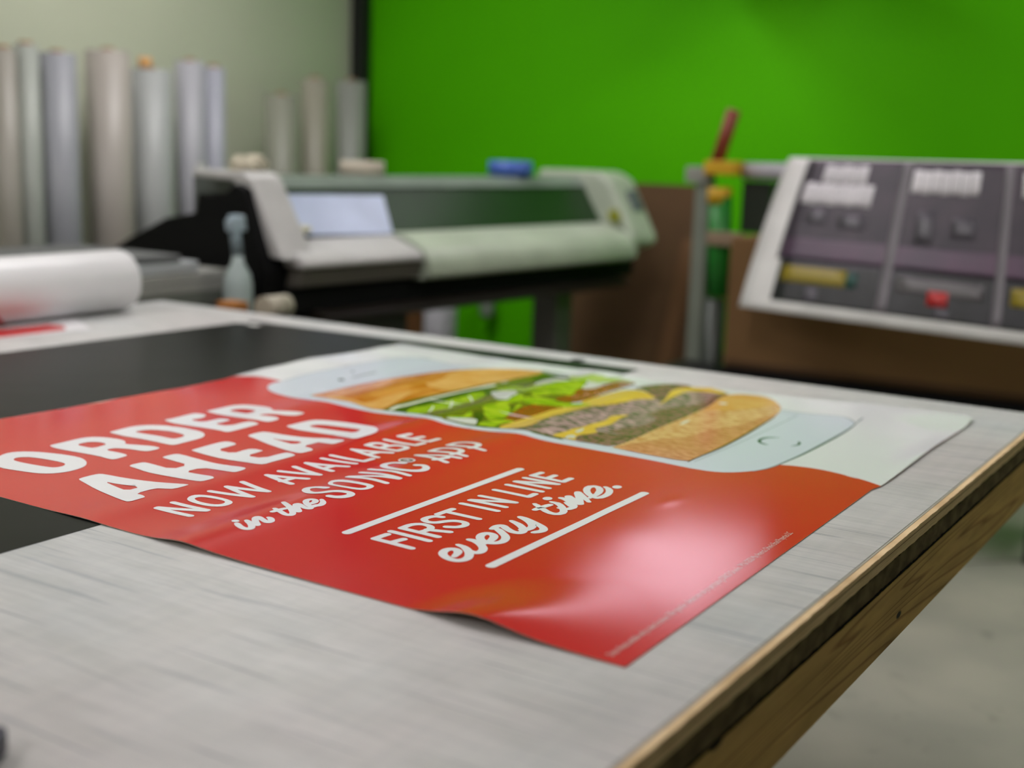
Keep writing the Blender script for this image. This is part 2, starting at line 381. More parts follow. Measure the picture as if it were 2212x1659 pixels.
class Print:
    def __init__(s): s.v = []; s.f = []; s.mi = []
    def add(s, verts, faces, mi, lay):
        o = len(s.v); v = np.array(verts, float)
        z = PZ + height(v[:, 0], v[:, 1]) + lay*.00012 + (.0001 if mi == 2 else 0)
        s.v += [(a, b_, c) for (a, b_), c in zip(v[:, :2], z)]
        s.f += [tuple(i+o for i in f) for f in faces]; s.mi += [mi]*len(faces)
    def poly(s, loops, mi, lay, grid=GR):
        pts = []; edges = []
        for L in loops:
            o = len(pts); pts += [tuple(p) for p in L]; edges += [(o+i, o+(i+1) % len(L)) for i in range(len(L))]
        A = np.array(pts); gx = np.arange(math.floor(A[:, 0].min()/grid), math.ceil(A[:, 0].max()/grid)+1)*grid
        gy = np.arange(math.floor(A[:, 1].min()/grid), math.ceil(A[:, 1].max()/grid)+1)*grid
        X, Y = np.meshgrid(gx, gy); X = X.ravel(); Y = Y.ravel(); ok = np.zeros(X.shape, bool)
        for L in loops: ok ^= inside(L, X, Y)
        pts += list(zip(X[ok], Y[ok]))
        vs, es, fs, *_ = delaunay_2d_cdt([Vector(p) for p in pts], edges, [], 0, 1e-7)
        V_ = np.array([(v.x, v.y) for v in vs]); F_ = np.array([list(f) for f in fs if len(f) == 3])
        C_ = V_[F_].mean(axis=1); keep = np.zeros(len(F_), bool)
        for L in loops: keep ^= inside(L, C_[:, 0], C_[:, 1])
        F_ = F_[keep]
        a, b_, c = V_[F_[:, 0]], V_[F_[:, 1]], V_[F_[:, 2]]
        cr = (b_[:, 0]-a[:, 0])*(c[:, 1]-a[:, 1])-(b_[:, 1]-a[:, 1])*(c[:, 0]-a[:, 0])
        s.add(V_, [tuple(f) if k > 0 else tuple(f[::-1]) for f, k in zip(F_, cr) if abs(k) > 1e-12], mi, lay)
    def stroke(s, P, hw, mi, lay, taper=None):
        """ribbon with round ends along surface points P"""
        P = [np.array(p, float) for p in P]; Q = [P[0]]
        for a, b_ in zip(P, P[1:]):
            n = max(1, int(np.linalg.norm(b_-a)/.007)); Q += [a+(b_-a)*(i+1)/n for i in range(n)]
        V_ = []; n = len(Q)
        for i, q in enumerate(Q):
            d = Q[min(i+1, n-1)]-Q[max(i-1, 0)]; d = d/(np.linalg.norm(d) or 1); nn = np.array([-d[1], d[0]])
            k = hw if taper is None else hw*(taper + (1-taper)*math.sin(math.pi*i/max(1, n-1)))
            V_ += [q+nn*k, q-nn*k]
        F_ = [(2*i+1, 2*i+3, 2*i+2, 2*i) for i in range(n-1)]
        for (ci, nb, sg) in ((0, 1, 1), (n-1, n-2, -1)):
            d = Q[ci]-Q[nb]; d = d/(np.linalg.norm(d) or 1); a0 = math.atan2(d[1], d[0]); k = hw if taper is None else hw*taper
            o = len(V_); arc = [Q[ci]+k*np.array([math.cos(a0+t), math.sin(a0+t)]) for t in np.linspace(-math.pi/2, math.pi/2, 9)]
            V_ += arc; F_.append(tuple(range(o, o+9)))
        s.add(V_, F_, mi, lay)
    def dab(s, a, b_, hw, mi, lay):                        # one short rounded piece of a brush line
        a = np.array(a, float); b_ = np.array(b_, float); d = b_-a; t0 = math.atan2(d[1], d[0])
        V_ = [b_+hw*np.array([math.cos(t0+t), math.sin(t0+t)]) for t in np.linspace(-math.pi/2, math.pi/2, 9)] + \
             [a+hw*np.array([math.cos(t0+t), math.sin(t0+t)]) for t in np.linspace(math.pi/2, 1.5*math.pi, 9)]
        s.add(V_, [tuple(range(18))], mi, lay)
    def build(s, name, mats):
        c = Vector((-1.16, 1.71, TZ)); me = bpy.data.meshes.new(name)
        me.from_pydata([tuple(Vector(v)-c) for v in s.v], [], s.f)
        me.polygons.foreach_set('material_index', s.mi); me.polygons.foreach_set('use_smooth', [True]*len(s.f))
        me.update(); o = link(name, me, mats); o.location = c; return o
def printed(name, rgb, rgb2=None, noise=8, stretch=(1, 1, 1), rough=.12, detail=6, lo=.35, hi=.65):
    m = mat(name, rgb, rough, noise=noise, rgb2=rgb2 or rgb, stretch=stretch, spec=.5, bump=(420, .05, .0004))
    r = m.node_tree.nodes['Color Ramp']; r.color_ramp.elements[0].position = lo; r.color_ramp.elements[1].position = hi
    m.node_tree.nodes['Noise Texture'].inputs['Detail'].default_value = detail
    return m
PM = [printed('print_red', (212, 44, 44), (207, 40, 42), 2), printed('print_white', (232, 234, 234)), printed('print_letter_white', (240, 240, 243)),
      printed('print_phone_white', (214, 222, 232)), printed('print_bun_orange', (222, 150, 72), (196, 112, 34), 14, (1.6, .5, 1), lo=.42, hi=.6),
      printed('print_mayo', (226, 230, 214)), printed('print_lettuce_dark', (86, 96, 18), (58, 66, 12), 40),
      printed('print_lettuce_light', (176, 204, 40), (138, 176, 22), 38, (.6, 1.4, 1), lo=.4, hi=.6), printed('print_lettuce_olive', (126, 128, 30), (98, 100, 20), 30),
      printed('print_onion', (214, 218, 208)), printed('print_tomato', (168, 70, 24), (140, 52, 18), 60), printed('print_cheese', (236, 200, 84), (222, 184, 70), 20),
      printed('print_patty', (212, 174, 174), (108, 82, 80), 90, (.55, 1.5, 1), lo=.43, hi=.62), printed('print_patty_dark', (172, 124, 118), (92, 44, 42), 110, (.6, 1.6, 1), lo=.43, hi=.62),
      printed('print_toasted_bun', (244, 202, 148), (204, 138, 82), 130, (.5, 1.6, 1), lo=.40, hi=.60), printed('print_dark_grey', (66, 72, 76)), printed('print_mid_grey', (150, 156, 162)),
      printed('print_bun_edge', (120, 62, 14)), printed('print_pale_lettuce', (196, 212, 120), (168, 196, 90), 40), printed('print_pinkish', (232, 205, 200)),
      printed('print_toasted_bun_low', (228, 164, 116), (190, 116, 72), 130, (.5, 1.6, 1)), printed('print_bun_light', (232, 178, 108), (222, 158, 84), 18)]
RED, WHT, LET, PHO, BUN, MAY, LD, LL, LO, ONI, TOM, CHE, PAT, PAD, TOA, DG, MG, BE, PL, PK, TB, BL = range(22)
PR = Print()
# sheet outline: near edge on the left of the photo, then the small-print edge, the far edge and the top edge
near = [(x, 1.008) for x in np.arange(-1.835, -.49, .02)]
right = toS(T('t 735,1005 880,900 1270,605 1600,400 1685,305 1610,265'))
far = toS(T('o 2022,889 1950,880 1923,877 1875,871 1800,866 1753,861 1704,856 1640,849 1580,843 1500,834 1448,827 1385,817 1330,806 1251,797 1220,793 1150,784 1118,781 1041,770 980,760 925,752 887,746 867,743'))
top = toS(T('o 822,750 795,756 741,765 700,770 668,774 615,787 560,798 480,820 400,836 300,853 150,880 0,905'))
sheet = near + [(-.49, 1.008)] + [(-.49, y) for y in np.arange(1.03, 1.83, .03)] + right + far + top + [(-1.836, 1.2), (-1.836, 1.1)]
PR.poly([sheet], RED, 0)
i_left = toS(T('o 505,812'))[0]
white = [right[0]] + right[1:] + far + toS(T('o 822,750 795,756 741,765 700,770 668,774 615,787 560,798 530,806 505,812.5')) + toS(chaikin(T('o 505,812.5 530,812.5 m 0,405 120,425 290,465'), 2, False)) \
    + toS(T('m 600,560 n 500,500 p 600,850 r 400,900 900,1040')) + toS(chaikin(T('r 1020,1018 1200,1030 1500,1070 1800,1140 2000,1200 t 300,880 550,940 735,1005'), 2, False))[:-1]
PR.poly([white], WHT, 1)
# phone
long_side = 'q 1700,835 1200,732 600,625 300,570 0,515 n 1850,975 1720,935 1600,915 1420,905 1250,890 1050,860 820,820 700,780 600,745 400,722 0,682 m 1180,800 1020,765 860,722 750,700 640,690'
phone = T('m 578,680 430,665 250,625 150,590 100,555 98,530 115,505 170,480 280,460 450,410 700,350 1000,290 1300,240 1500,205 1700,183 1900,180 2100,205 n 400,15 560,30 700,60 850,95 1050,112 1250,130 1400,152 2100,200 p 1200,360 2212,470 r 700,330 1040,362 1200,385 1400,410 1700,432 1800,447 1870,475 1915,515 1900,545 1800,620 1600,733 1300,890 1020,1017 850,1070 650,1100 400,1112 200,1100 0,1068 ' + long_side)
ph_s = toS(chaikin(phone, 1))
PR.poly([ph_s], PHO, 2)
# edge lines of the phone
def curve(s, it=2): return toS(chaikin(T(s), it, False))
PR.stroke(curve('r 1045,364 1200,387 1400,411 1700,433 1800,447 1870,477 1912,515'), .0009, DG, 3)
PR.stroke(curve('r 1930,520 1910,548 1800,622 1600,735 1300,892 1150,957 1000,1022 850,1071 700,1096'), .0028, MG, 3, .3)
PR.stroke(curve('r 1938,517 1905,558 1800,632 1600,743 1300,898 1150,962 1010,1022'), .0016, DG, 4, .25)
PR.stroke(curve('r 1925,528 2020,455'), .002, MG, 3, .2)
PR.stroke(curve('m 290,460 450,408 700,348 1000,288 1300,238 1500,203 1700,181 1900,178 2100,205 n 420,15 560,30 700,60 850,95'), .0011, MG, 3)
PR.stroke(curve('n 850,95 1050,112 1250,130 1400,152'), .0008, MG, 3)
PR.stroke(curve('r 1235,427 900,590 500,775 200,900 0,985'), .0007, MG, 3); PR.stroke(curve('r 1045,395 1130,408 1230,428'), .0006, MG, 3)
def ell(s, rx, ry, n=24):
    (cx, cy), = T(s); r = REG[s.split()[0]][2]
    return toS([(cx+rx/r*math.cos(2*math.pi*i/n), cy+ry/r*math.sin(2*math.pi*i/n)) for i in range(n)])
PR.poly([ell('m 980,446', 40, 12)], DG, 3); PR.poly([ell('m 1115,348', 25, 9)], MG, 3)
PR.stroke(curve('m 1120,418 1250,388 1385,358'), .004, MG, 3)
PR.poly([toS(chaikin(T('r 1050,697 960,690 880,688 800,698 755,725 752,742 775,760 830,778 900,784 840,768 800,750 790,735 810,718 860,703 940,696'), 1))], DG, 3)
PR.poly([toS(chaikin(T('r 1230,740 1262,748 1277,764 1255,785 1200,796 1128,798 1190,790 1230,777 1243,762'), 1))], DG, 3)
# sandwich
def P_(s, mi, lay, it=1): PR.poly([toS(chaikin(T(s), it))], mi, lay)
P_('m 585,635 800,590 1100,520 1500,440 1800,395 n 0,300 300,240 600,195 900,163 1200,148 1500,150 1750,160 2000,182 2100,200 p 350,225 450,260 700,330 600,500 0,760 n 2200,1000 1850,920 1720,880 1600,870 1400,860 1240,850 1000,815 780,760 560,700 400,680 0,640 m 1340,795 1180,745 1080,710 950,690 750,660', LO, 3, 0)
P_('m 590,635 800,590 1100,520 1500,440 1800,395 n 0,300 300,240 600,195 900,163 1200,148 1500,150 1750,160 1985,182 1900,215 1750,245 1550,290 1300,335 1000,400 700,460 400,520 200,575 60,640 0,640 m 1340,798 1180,745 1080,710 950,690 750,660', BUN, 4)
P_('n 900,170 1200,152 1500,153 1750,162 1975,184 1900,212 1750,242 1550,287 1300,330 1000,393 830,425 500,330 700,300', BL, 5)
P_('m 760,655 950,640 1150,690 1300,740 1500,640 1900,560 n 200,540 60,620 0,635 m 1340,792 1180,742 1080,706 950,686', BL, 5)
PR.stroke(curve('n 40,636 200,572 400,517 700,457 1000,397 1300,332 1550,287 1750,242'), .0035, BE, 6, .2)
P_('n 150,650 300,575 600,515 1000,420 1250,370 1400,345 1400,420 1320,440 1250,480 900,560 500,640 400,690', LD, 4)
P_('n 95,642 200,590 300,578 700,473 1000,413 1250,353 1385,330 1405,350 1300,372 1150,395 900,450 600,520 350,590 240,610 150,650', MAY, 6)
P_('n 1400,325 1530,298 1545,303 1500,318 1430,322', MAY, 6)
P_('n 180,652 320,605 450,590 420,640 350,675 300,672', LD, 5)
P_('n 310,675 350,630 430,610 600,585 850,520 1000,480 1120,435 1230,430 1270,450 1240,490 1100,550 1000,565 860,630 720,640 600,665 500,690 380,682', LL, 6)
for s_ in ('n 590,670 620,640 640,600', 'n 835,620 865,580 865,535', 'n 1060,475 1095,505 1105,550'): PR.stroke(curve(s_), .0022, MAY, 7, .5)
P_('n 560,700 800,640 1000,600 1200,520 1330,460 1390,515 1300,560 1240,600 1200,650 1090,655 1020,700 900,705 780,722 700,730', LO, 5)
P_('n 1540,290 1760,245 1985,200 2100,195 p 270,195 430,225 470,240 380,270 250,275 100,300 0,330 n 1800,350 1600,360 1450,400 1380,410 1250,400', LO, 5)
P_('p 0,250 120,225 300,200 430,225 460,240 380,270 200,270 60,300 0,310', LD, 6)
P_('n 1370,412 1480,378 1600,360 1700,365 1790,385 1865,408 1700,430 1600,415 1480,410', LL, 6)
P_('n 1740,375 1850,345 1950,325 p 120,320 300,290 500,300 560,280 640,278 660,300 620,340 600,375 530,405 430,415 300,400 100,405 0,405 n 1860,405', LL, 6)
P_('n 1800,440 1850,420 2000,415 p 250,408 430,410 530,405 500,450 450,478 380,455 250,455 150,470 0,482 n 1840,470', LL, 7)
P_('p 0,335 80,305 180,278 320,262 400,272 480,290 300,298 150,325 60,345', ONI, 7)
P_('p 388,240 450,232 570,240 650,225 720,205 780,225 850,230 880,255 1000,258 1115,255 1050,275 900,290 1180,285 1180,305 1000,300 860,320 810,322 700,315 640,280 480,290', PL, 5)
P_('p 880,285 890,268 1000,258 1110,256 1040,275 950,290', LL, 6)
P_('p 585,395 620,345 680,312 720,305 780,322 850,352 780,375 700,392', ONI, 6)
P_('n 1410,855 1500,735 1620,660 1760,582 1960,578 2200,605 p 370,612 200,680 0,750 n 1700,770 1640,790', TOM, 5)
P_('p 240,515 400,475 480,460 540,405 600,395 720,385 800,360 860,338 1020,303 1150,310 1245,324 1200,348 1000,400 800,470 560,552 400,545', TOM, 6)
for i in range(26):
    a = i/25; bx = 500+680*a+random.uniform(-20, 20); by = 500-175*a+random.uniform(-22, 22)
    PR.stroke(toS([(1150+bx/5.53, 770+by/5.53), (1150+(bx+14)/5.53, 770+(by+4)/5.53)]), .0016, PK, 7)
PR.stroke(curve('p 780,470 880,435 960,412'), .0014, PK, 7, .4)
P_('n 1410,856 1480,820 1700,755 2000,662 p 200,650 370,610 520,600 640,580 560,550 750,492 900,450 1100,400 1300,405 1380,440 1430,470 1492,492 1430,515 1250,512 1100,550 950,582 700,597 450,667 200,732 0,805 n 1950,755 1850,810 1700,852 1530,868', CHE, 6)
P_('n 1730,500 1770,485 1850,485 1980,500 2120,535 p 300,548 450,568 640,568 730,578 600,600 440,612 300,603 200,592 0,578 n 1900,585 1800,575 1700,545', LL, 8)
P_('n 1375,555 1450,535 1530,530 1570,490 1650,455 1715,465 1740,510 1690,545 1600,555 1540,570 1450,565', LL, 7)
P_('n 1228,610 1260,585 1320,572 1400,563 1500,565 1545,580 1560,640 1555,690 1500,735 1420,750 1320,768 1275,735 1242,690 1250,660', LL, 8)
P_('n 1530,575 1640,550 1700,560 1700,590 1650,620 1620,650 1560,690 1560,640 1545,590', LO, 7)
P_('n 1640,580 1700,560 1690,600 1620,650 1560,695 1600,640', LL, 8)
P_('n 1322,430 1400,424 1500,412 1630,412 1652,450 1580,475 1530,522 1450,518 1390,512 1350,470', ONI, 8)
P_('n 780,722 900,712 1000,715 1030,690 1060,665 1105,660 1112,700 1080,735 900,745', LL, 7)
P_('n 1120,660 1180,655 1240,680 1250,730 1200,790 1150,800 1130,720', LD, 6)
P_('n 775,735 900,738 1172,750 1160,790 1145,822 1100,815 1000,800 850,765', ONI, 8)
P_('n 1165,822 1210,790 1350,770 1450,755 1550,765 1625,785 1500,800 1410,825 1370,850 1260,838', LL, 8)
# patties
P_('n 1540,868 1700,852 1850,812 1960,755 p 0,800 200,725 450,660 700,592 950,580 1080,550 1250,510 1430,514 1490,495 1430,470 1330,402 1205,388 1250,365 1450,340 1650,326 1850,340 1925,372 2000,400 r 200,130 420,172 400,190 320,212 200,312 0,420 p 1800,742 1500,862 1200,1002 970,1088 700,1040 500,1012 200,945 0,900 n 1720,882', PAT, 5)
P_('n 1560,868 1700,852 1850,812 1960,752 p 0,798 200,722 450,655 700,592 950,578 1080,550 1180,545 1000,590 750,615 600,650 400,690 220,735 60,810 0,830 n 1850,840 1750,875', PAD, 6)
P_('p 1210,388 1450,342 1650,328 1850,342 1915,370 1700,395 1640,430 1590,500 1560,540 1480,515 1420,470 1330,402', PAD, 6)
P_('p 520,985 560,945 700,930 850,880 950,830 1150,800 1350,700 1600,620 r 100,300 250,180 400,180 320,212 200,312 0,420 p 1800,742 1500,862 1200,1002 970,1088 700,1040 510,1012', PAD, 6)
P_('p 750,880 850,840 1000,800 1200,760 1400,690 1500,760 1300,840 1100,860 950,890 820,910', PAT, 7)
P_('p 1180,700 1060,708 930,718 905,745 880,768 800,790 700,812 600,850 500,862 430,890 360,910 290,925 225,952 400,985 525,1012 510,975 560,942 700,932 790,905 735,872 800,850 900,828 970,805 1050,742', CHE, 8)
P_('p 500,905 560,880 620,860 600,895 540,918', ONI, 9)
P_('p 395,965 440,945 500,945 520,965 490,985 430,975 415,992 395,985', ONI, 9)
P_('p 1492,592 1560,540 1600,500 1640,430 1700,395 1850,370 2000,373 2212,385 r 150,98 300,130 400,168 330,176 200,158 0,138 p 2100,435 1950,418 1850,424 1760,455 1640,510 1560,560', CHE, 7)
# lower bun
P_('p 960,1088 1200,1002 1500,862 1800,742 2000,650 r 60,380 200,310 320,210 400,188 550,176 750,192 850,212 940,245 1000,290 1035,335 1030,380 980,430 900,485 800,545 600,665 300,825 0,945 q 1690,768 1200,680 780,595', TOA, 7)
P_('q 800,590 1000,560 1400,480 1700,480 r 100,620 500,560 850,440 1000,400 960,445 800,545 600,665 300,825 0,945 q 1690,768 1200,680', TB, 8)
P_('r 200,310 320,210 400,188 550,176 750,192 850,212 940,245 1000,290 900,330 600,360 400,380 150,370 60,420', BL, 8)
P_('r 280,290 320,278 400,290 390,302 320,300', WHT, 9); P_('p 1740,822 1850,765 1890,775 1800,815', MAY, 9)
PR.stroke(curve('q 1690,768 r 0,948 300,828 600,668 800,548 960,450'), .0022, BE, 9, .3)

# bold lettering
def G(outer, hole=None, it=1, lay=3):
    L = [toS(chaikin(T(outer), it))]
    if hole: L.append(toS(chaikin(T(hole), it)))
    PR.poly(L, LET, lay)
G('a -45,760 -30,725 0,690 100,655 250,641 420,643 600,658 780,680 930,705 1010,735 1040,775 1020,815 940,850 800,885 650,903 500,905 350,890 150,860 0,835 -30,800', 'a 153,738 190,715 270,706 370,708 550,733 720,765 775,783 780,800 740,820 650,833 560,825 350,790 210,762')
G('a 592,572 620,560 760,530 940,485 1080,466 1230,468 1400,490 1480,508 1502,530 1490,552 1650,562 1820,575 1900,592 1905,600 1880,615 1770,637 1700,635 1560,612 1450,603 1360,600 1255,622 1400,650 1500,673 1522,690 1480,705 1370,735 1310,732 1160,690 900,645 750,620 640,595', 'a 910,560 1020,530 1120,524 1220,532 1268,550 1250,566 1120,599 1040,590')
G('a 1308,412 1330,402 1440,375 1580,340 1720,326 1860,324 2000,332 b 180,440 300,450 500,488 590,513 632,545 612,580 560,602 350,655 230,686 170,685 60,662 a 1900,532 1700,490 1500,460 1360,428', 'a 1600,405 1720,383 1850,380 2000,395 b 200,510 330,540 362,560 340,580 240,604 160,598 a 1900,455 1700,425')
G('b 95,360 110,350 200,335 400,285 480,268 530,267 620,280 650,295 600,327 420,352 600,386 800,340 870,337 960,350 958,360 880,380 750,407 950,435 1180,377 1260,377 1342,400 1340,412 1200,450 1080,480 960,512 900,512 820,490 600,455 380,425 200,395', None)
G('b 650,242 670,232 800,205 950,170 1070,155 1200,153 1350,168 1460,183 1522,205 1525,228 1700,235 1850,242 1948,258 1945,268 1900,283 1820,297 1700,290 1580,275 1450,270 1330,288 1450,300 1580,315 1620,338 1570,360 1480,378 1420,374 1300,348 1100,325 850,288', 'b 940,234 1030,208 1130,204 1230,212 1305,230 1290,246 1190,271 1100,258')
G('a 938,974 960,960 1050,935 1170,908 1240,910 1500,960 1800,1000 2050,1020 2240,1032 2258,1040 2080,1088 1980,1085 1850,1080 1620,1143 1700,1160 1733,1180 1725,1190 1660,1208 1560,1237 1500,1238 1350,1180 1150,1095 1000,1010', 'a 1245,998 1400,1030 1690,1062 1510,1109 1380,1060')
G('c 172,493 180,483 240,465 330,448 400,455 600,510 780,557 950,585 1130,605 1175,620 1130,642 1050,665 990,663 850,640 640,612 438,661 600,690 770,715 788,732 780,740 720,757 640,776 560,770 350,735 100,690 a 1750,885 1620,840 1542,815 1570,798 1650,780 1720,768 1790,782 2052,854 c 481,579 300,530', None)
G('c 515,408 530,398 700,350 850,310 940,298 1030,315 1055,332 1000,352 818,400 1010,443 1180,393 1260,387 1368,405 1365,415 1165,470 1370,501 1600,440 1680,432 1755,457 1750,468 1710,482 1500,538 1380,573 1290,567 1150,545 900,510 720,468', None)
G('c 1192,235 1205,222 1280,200 1370,183 1450,190 1650,225 1900,255 2212,266 d 330,345 500,353 528,364 470,382 400,401 330,394 245,382 c 2030,309 1848,356 1950,380 1968,398 1955,408 1900,422 1830,438 1760,432 1600,390 1400,320 1290,270', 'c 1462,256 1600,283 1870,303 1740,336 1600,300')
G('c 1650,120 1665,110 1780,82 1920,50 2023,41 d 400,150 600,173 780,200 860,215 892,243 872,272 790,302 680,335 620,343 560,330 400,303 200,275 0,245', 'd 128,210 180,194 260,188 400,202 550,222 690,238 702,248 632,279 500,263 300,236')
# thin lettering
HW = .0050
def S(s, hw=HW, lay=3):
    P = toS(T(s))
    for a, b_ in zip(P, P[1:]):
        PR.stroke([a, b_], hw, LET, lay); lay += .04
def C(s, hw=HW, lay=3, it=3, taper=None):
    P = toS(chaikin(T(s), it, False)); n = len(P)-1
    for i, (a, b_) in enumerate(zip(P, P[1:])):
        k = hw if taper is None else hw*(taper+(1-taper)*min(1, 2.2*math.sin(math.pi*(i+.5)/n)))
        PR.dab(a, b_, k, LET, lay+.012*i)
S('c 110,1095 505,1188'); S('c 125,1090 690,1126'); S('c 302,1030 702,1120')
G('c 460,985 500,950 580,935 700,940 850,965 980,1000 1018,1028 980,1055 900,1075 800,1080 680,1068 560,1040 480,1010', 'c 548,985 580,968 650,962 780,980 900,1005 925,1025 890,1045 820,1053 720,1043 600,1015')
S('c 745,895 1240,960 945,840 1432,897 1130,785')
S('c 1710,806 1425,702 1900,745'); S('c 1590,775 1720,742')
S('c 1575,655 2045,697 1752,603')
S('d 385,693 115,608 555,645'); S('d 300,665 405,640')
S('d 287,558 640,613'); S('d 385,524 735,588 825,562')
S('d 880,545 615,460 1035,495'); S('d 780,512 900,488')
S('d 1095,473 765,413'); C('d 765,413 860,386 980,405 985,425 920,442'); C('d 985,425 1070,412 1200,430 1200,450 1095,474')
S('d 968,354 1295,413 1385,390')
S('d 1235,292 1118,316 1440,372 1545,345'); S('d 1260,343 1375,322')
HV = .0056
C('d 322,876 230,868 120,878 95,905 150,932 260,930 400,910 520,915 600,935 590,958 520,975 430,978 360,967', HV)
G('d 335,830 370,800 440,788 520,788 650,805 780,830 845,850 840,870 790,890 720,900 640,895 500,870 370,848', 'd 385,828 420,812 490,810 620,825 740,848 770,860 750,875 690,880 600,868 450,845')
S('d 565,757 975,823'); S('d 580,753 1105,775'); S('d 708,710 1115,770'); S('d 805,675 1220,740')
C('d 1170,608 1040,602 935,628 970,655 1150,682 1290,694 1390,685 1420,655 1380,632 1305,630', HV)
PR.poly([ell('d 1200,577', 94, 22, 30), ell('d 1200,577', 74, 15, 30)], LET, 3)
PR.poly([ell('d 1200,577', 74, 15, 30)], BE, 3)
for s_ in ('d 1160,577 1230,583', 'd 1165,576 1195,568 1225,574 1195,578', 'd 1205,578 1245,576'): C(s_, .0011, 4)
S('d 1628,598 1310,521 1770,551'); S('d 1500,570 1640,548')
S('d 1458,477 1838,530'); C('d 1458,477 1560,445 1700,445 1800,465 1790,490 1690,513')
S('d 1650,412 2035,467'); C('d 1650,412 1750,384 1900,383 1985,400 1975,422 1890,442')
S('e 262,713 133,757 503,852'); S('e 290,797 425,762')
S('e 298,684 675,778')
S('e 402,652 765,738'); C('e 402,652 500,614 620,610 705,640 680,668 590,692'); S('e 660,668 882,690')
C('e 805,541 720,532 615,560 650,590 740,600 830,585 930,577 1040,595 1045,625 960,645 850,640')
S('e 762,514 912,462'); S('e 845,488 1170,560')
S('e 1003,407 1355,480'); S('e 1090,374 1435,442'); S('e 1100,371 1535,397'); S('e 1192,331 1535,396')
S('e 1333,271 1665,340 1732,312'); S('e 1458,220 1795,287'); S('e 1540,189 1865,254'); S('e 1550,186 1955,214'); S('e 1632,152 1955,213')
S('e 1795,100 1702,129 2010,190 2088,158'); S('e 1850,157 1930,128')
S('o 750,1151 1123,1014', .0068); S('o 1061,1223 1392,1066', .0068)
# script lettering
HS = .0055
for s_ in ('e 925,935 975,890 940,860 850,862 800,905 860,955 960,980 1060,960 1085,905 1040,845 965,818', 'e 1050,865 1100,893 1180,898 1225,860 1190,812 1130,778 1072,765',
           'e 1200,815 1300,775 1335,725 1260,700 1190,718 1180,760 1240,795 1340,803 1420,785 1448,742 1400,695 1350,655 1298,660', 'e 1300,660 1350,632 1410,625 1450,660 1510,692 1590,702 1628,672 1580,620 1497,580',
           'e 1590,668 1650,668 1712,640 1690,600 1630,560 1580,540', 'e 1590,542 1660,568 1740,605 1820,648 1815,680 1715,696'): C(s_, HS, 3, 2, .62)
for s_ in ('g 1040,262 1100,300 1170,345 1250,362 1320,345 1310,300 1270,260 1200,243', 'g 1042,318 1110,292 1188,270', 'g 1275,300 1350,315 1425,290 1390,250 1330,215 1287,204',
           'g 1340,250 1400,290 1380,230 1352,180 1410,220 1478,275 1470,220 1442,142 1490,180 1558,242', 'g 1560,205 1640,170 1670,125 1630,92 1550,98 1530,140 1580,190 1650,207 1730,178 1758,145 1748,118 1715,100'): C(s_, HS*.95, 3, 1, .62)
PR.poly([ell('g 1162,210', 47, 16)], LET, 3); PR.poly([ell('g 1827,100', 46, 15)], LET, 3)
for s_ in ('k 172,503 220,550 290,573 358,560 345,510 290,468', 'k 292,468 350,500 432,530 395,480 392,438 430,425 480,458 535,492 592,478 582,445 552,434',
           'k 625,325 700,365 760,402 835,402 848,370 800,300 728,250', 'k 600,365 680,340 762,325', 'k 800,290 850,340 925,368 895,320 872,278 915,270 980,318 1050,328 1068,305',
           'k 1020,275 1100,258 1125,228 1060,214 1000,228 1000,265 1060,310 1110,292 1180,285 1212,252 1188,220'): C(s_, HS*.80, 3, 2, .62)
PR.poly([ell('k 158,475', 48, 14)], LET, 3)
# small print along the bottom edge
fc = bpy.data.curves.new('small_print', 'FONT')
fc.body = "Order Ahead available only at select locations. Offer good for a limited time only at participating SONIC\u00ae Drive-Ins. TM & \u00a92020 May America's Drive-In Brand Properties LLC"
fc.size = 1.0; fc.resolution_u = 2; fo = bpy.data.objects.new('small_print', fc); COL.objects.link(fo)
bpy.context.view_layer.update()
me = fo.to_mesh(); xs = np.array([v.co[:2] for v in me.vertices]); pol = [tuple(p.vertices) for p in me.polygons]
fo.to_mesh_clear(); bpy.data.objects.remove(fo); bpy.data.curves.remove(fc)
A_ = np.array(surf(1324, 1419)); B_ = np.array(surf(1714, 1152)); D_ = B_-A_; Ln = np.linalg.norm(D_); D_ /= Ln; U_ = np.array([-D_[1], D_[0]])
k = Ln/(xs[:, 0].max()-xs[:, 0].min())
V_ = [A_ + D_*((x-xs[:, 0].min())*k) + U_*(y*.0135*1.0) for x, y in xs]
PR.add(V_, pol, PK, 3)
poster = PR.build('poster', PM)
tag(poster, 'large glossy red poster with white lettering and a printed sandwich on a phone', 'poster')
# paper body under the print: gives the sheet its thickness and pale cut edge
PB = Print(); PB.poly([sheet], 0, -1.0, .008)
paper = PB.build('paper_backing', [mat('paper_back', (205, 190, 172), .8)])
paper.location = (0, 0, 0); paper.parent = poster
s_ = paper.modifiers.new('thickness', 'SOLIDIFY'); s_.thickness = .0006; s_.offset = -1

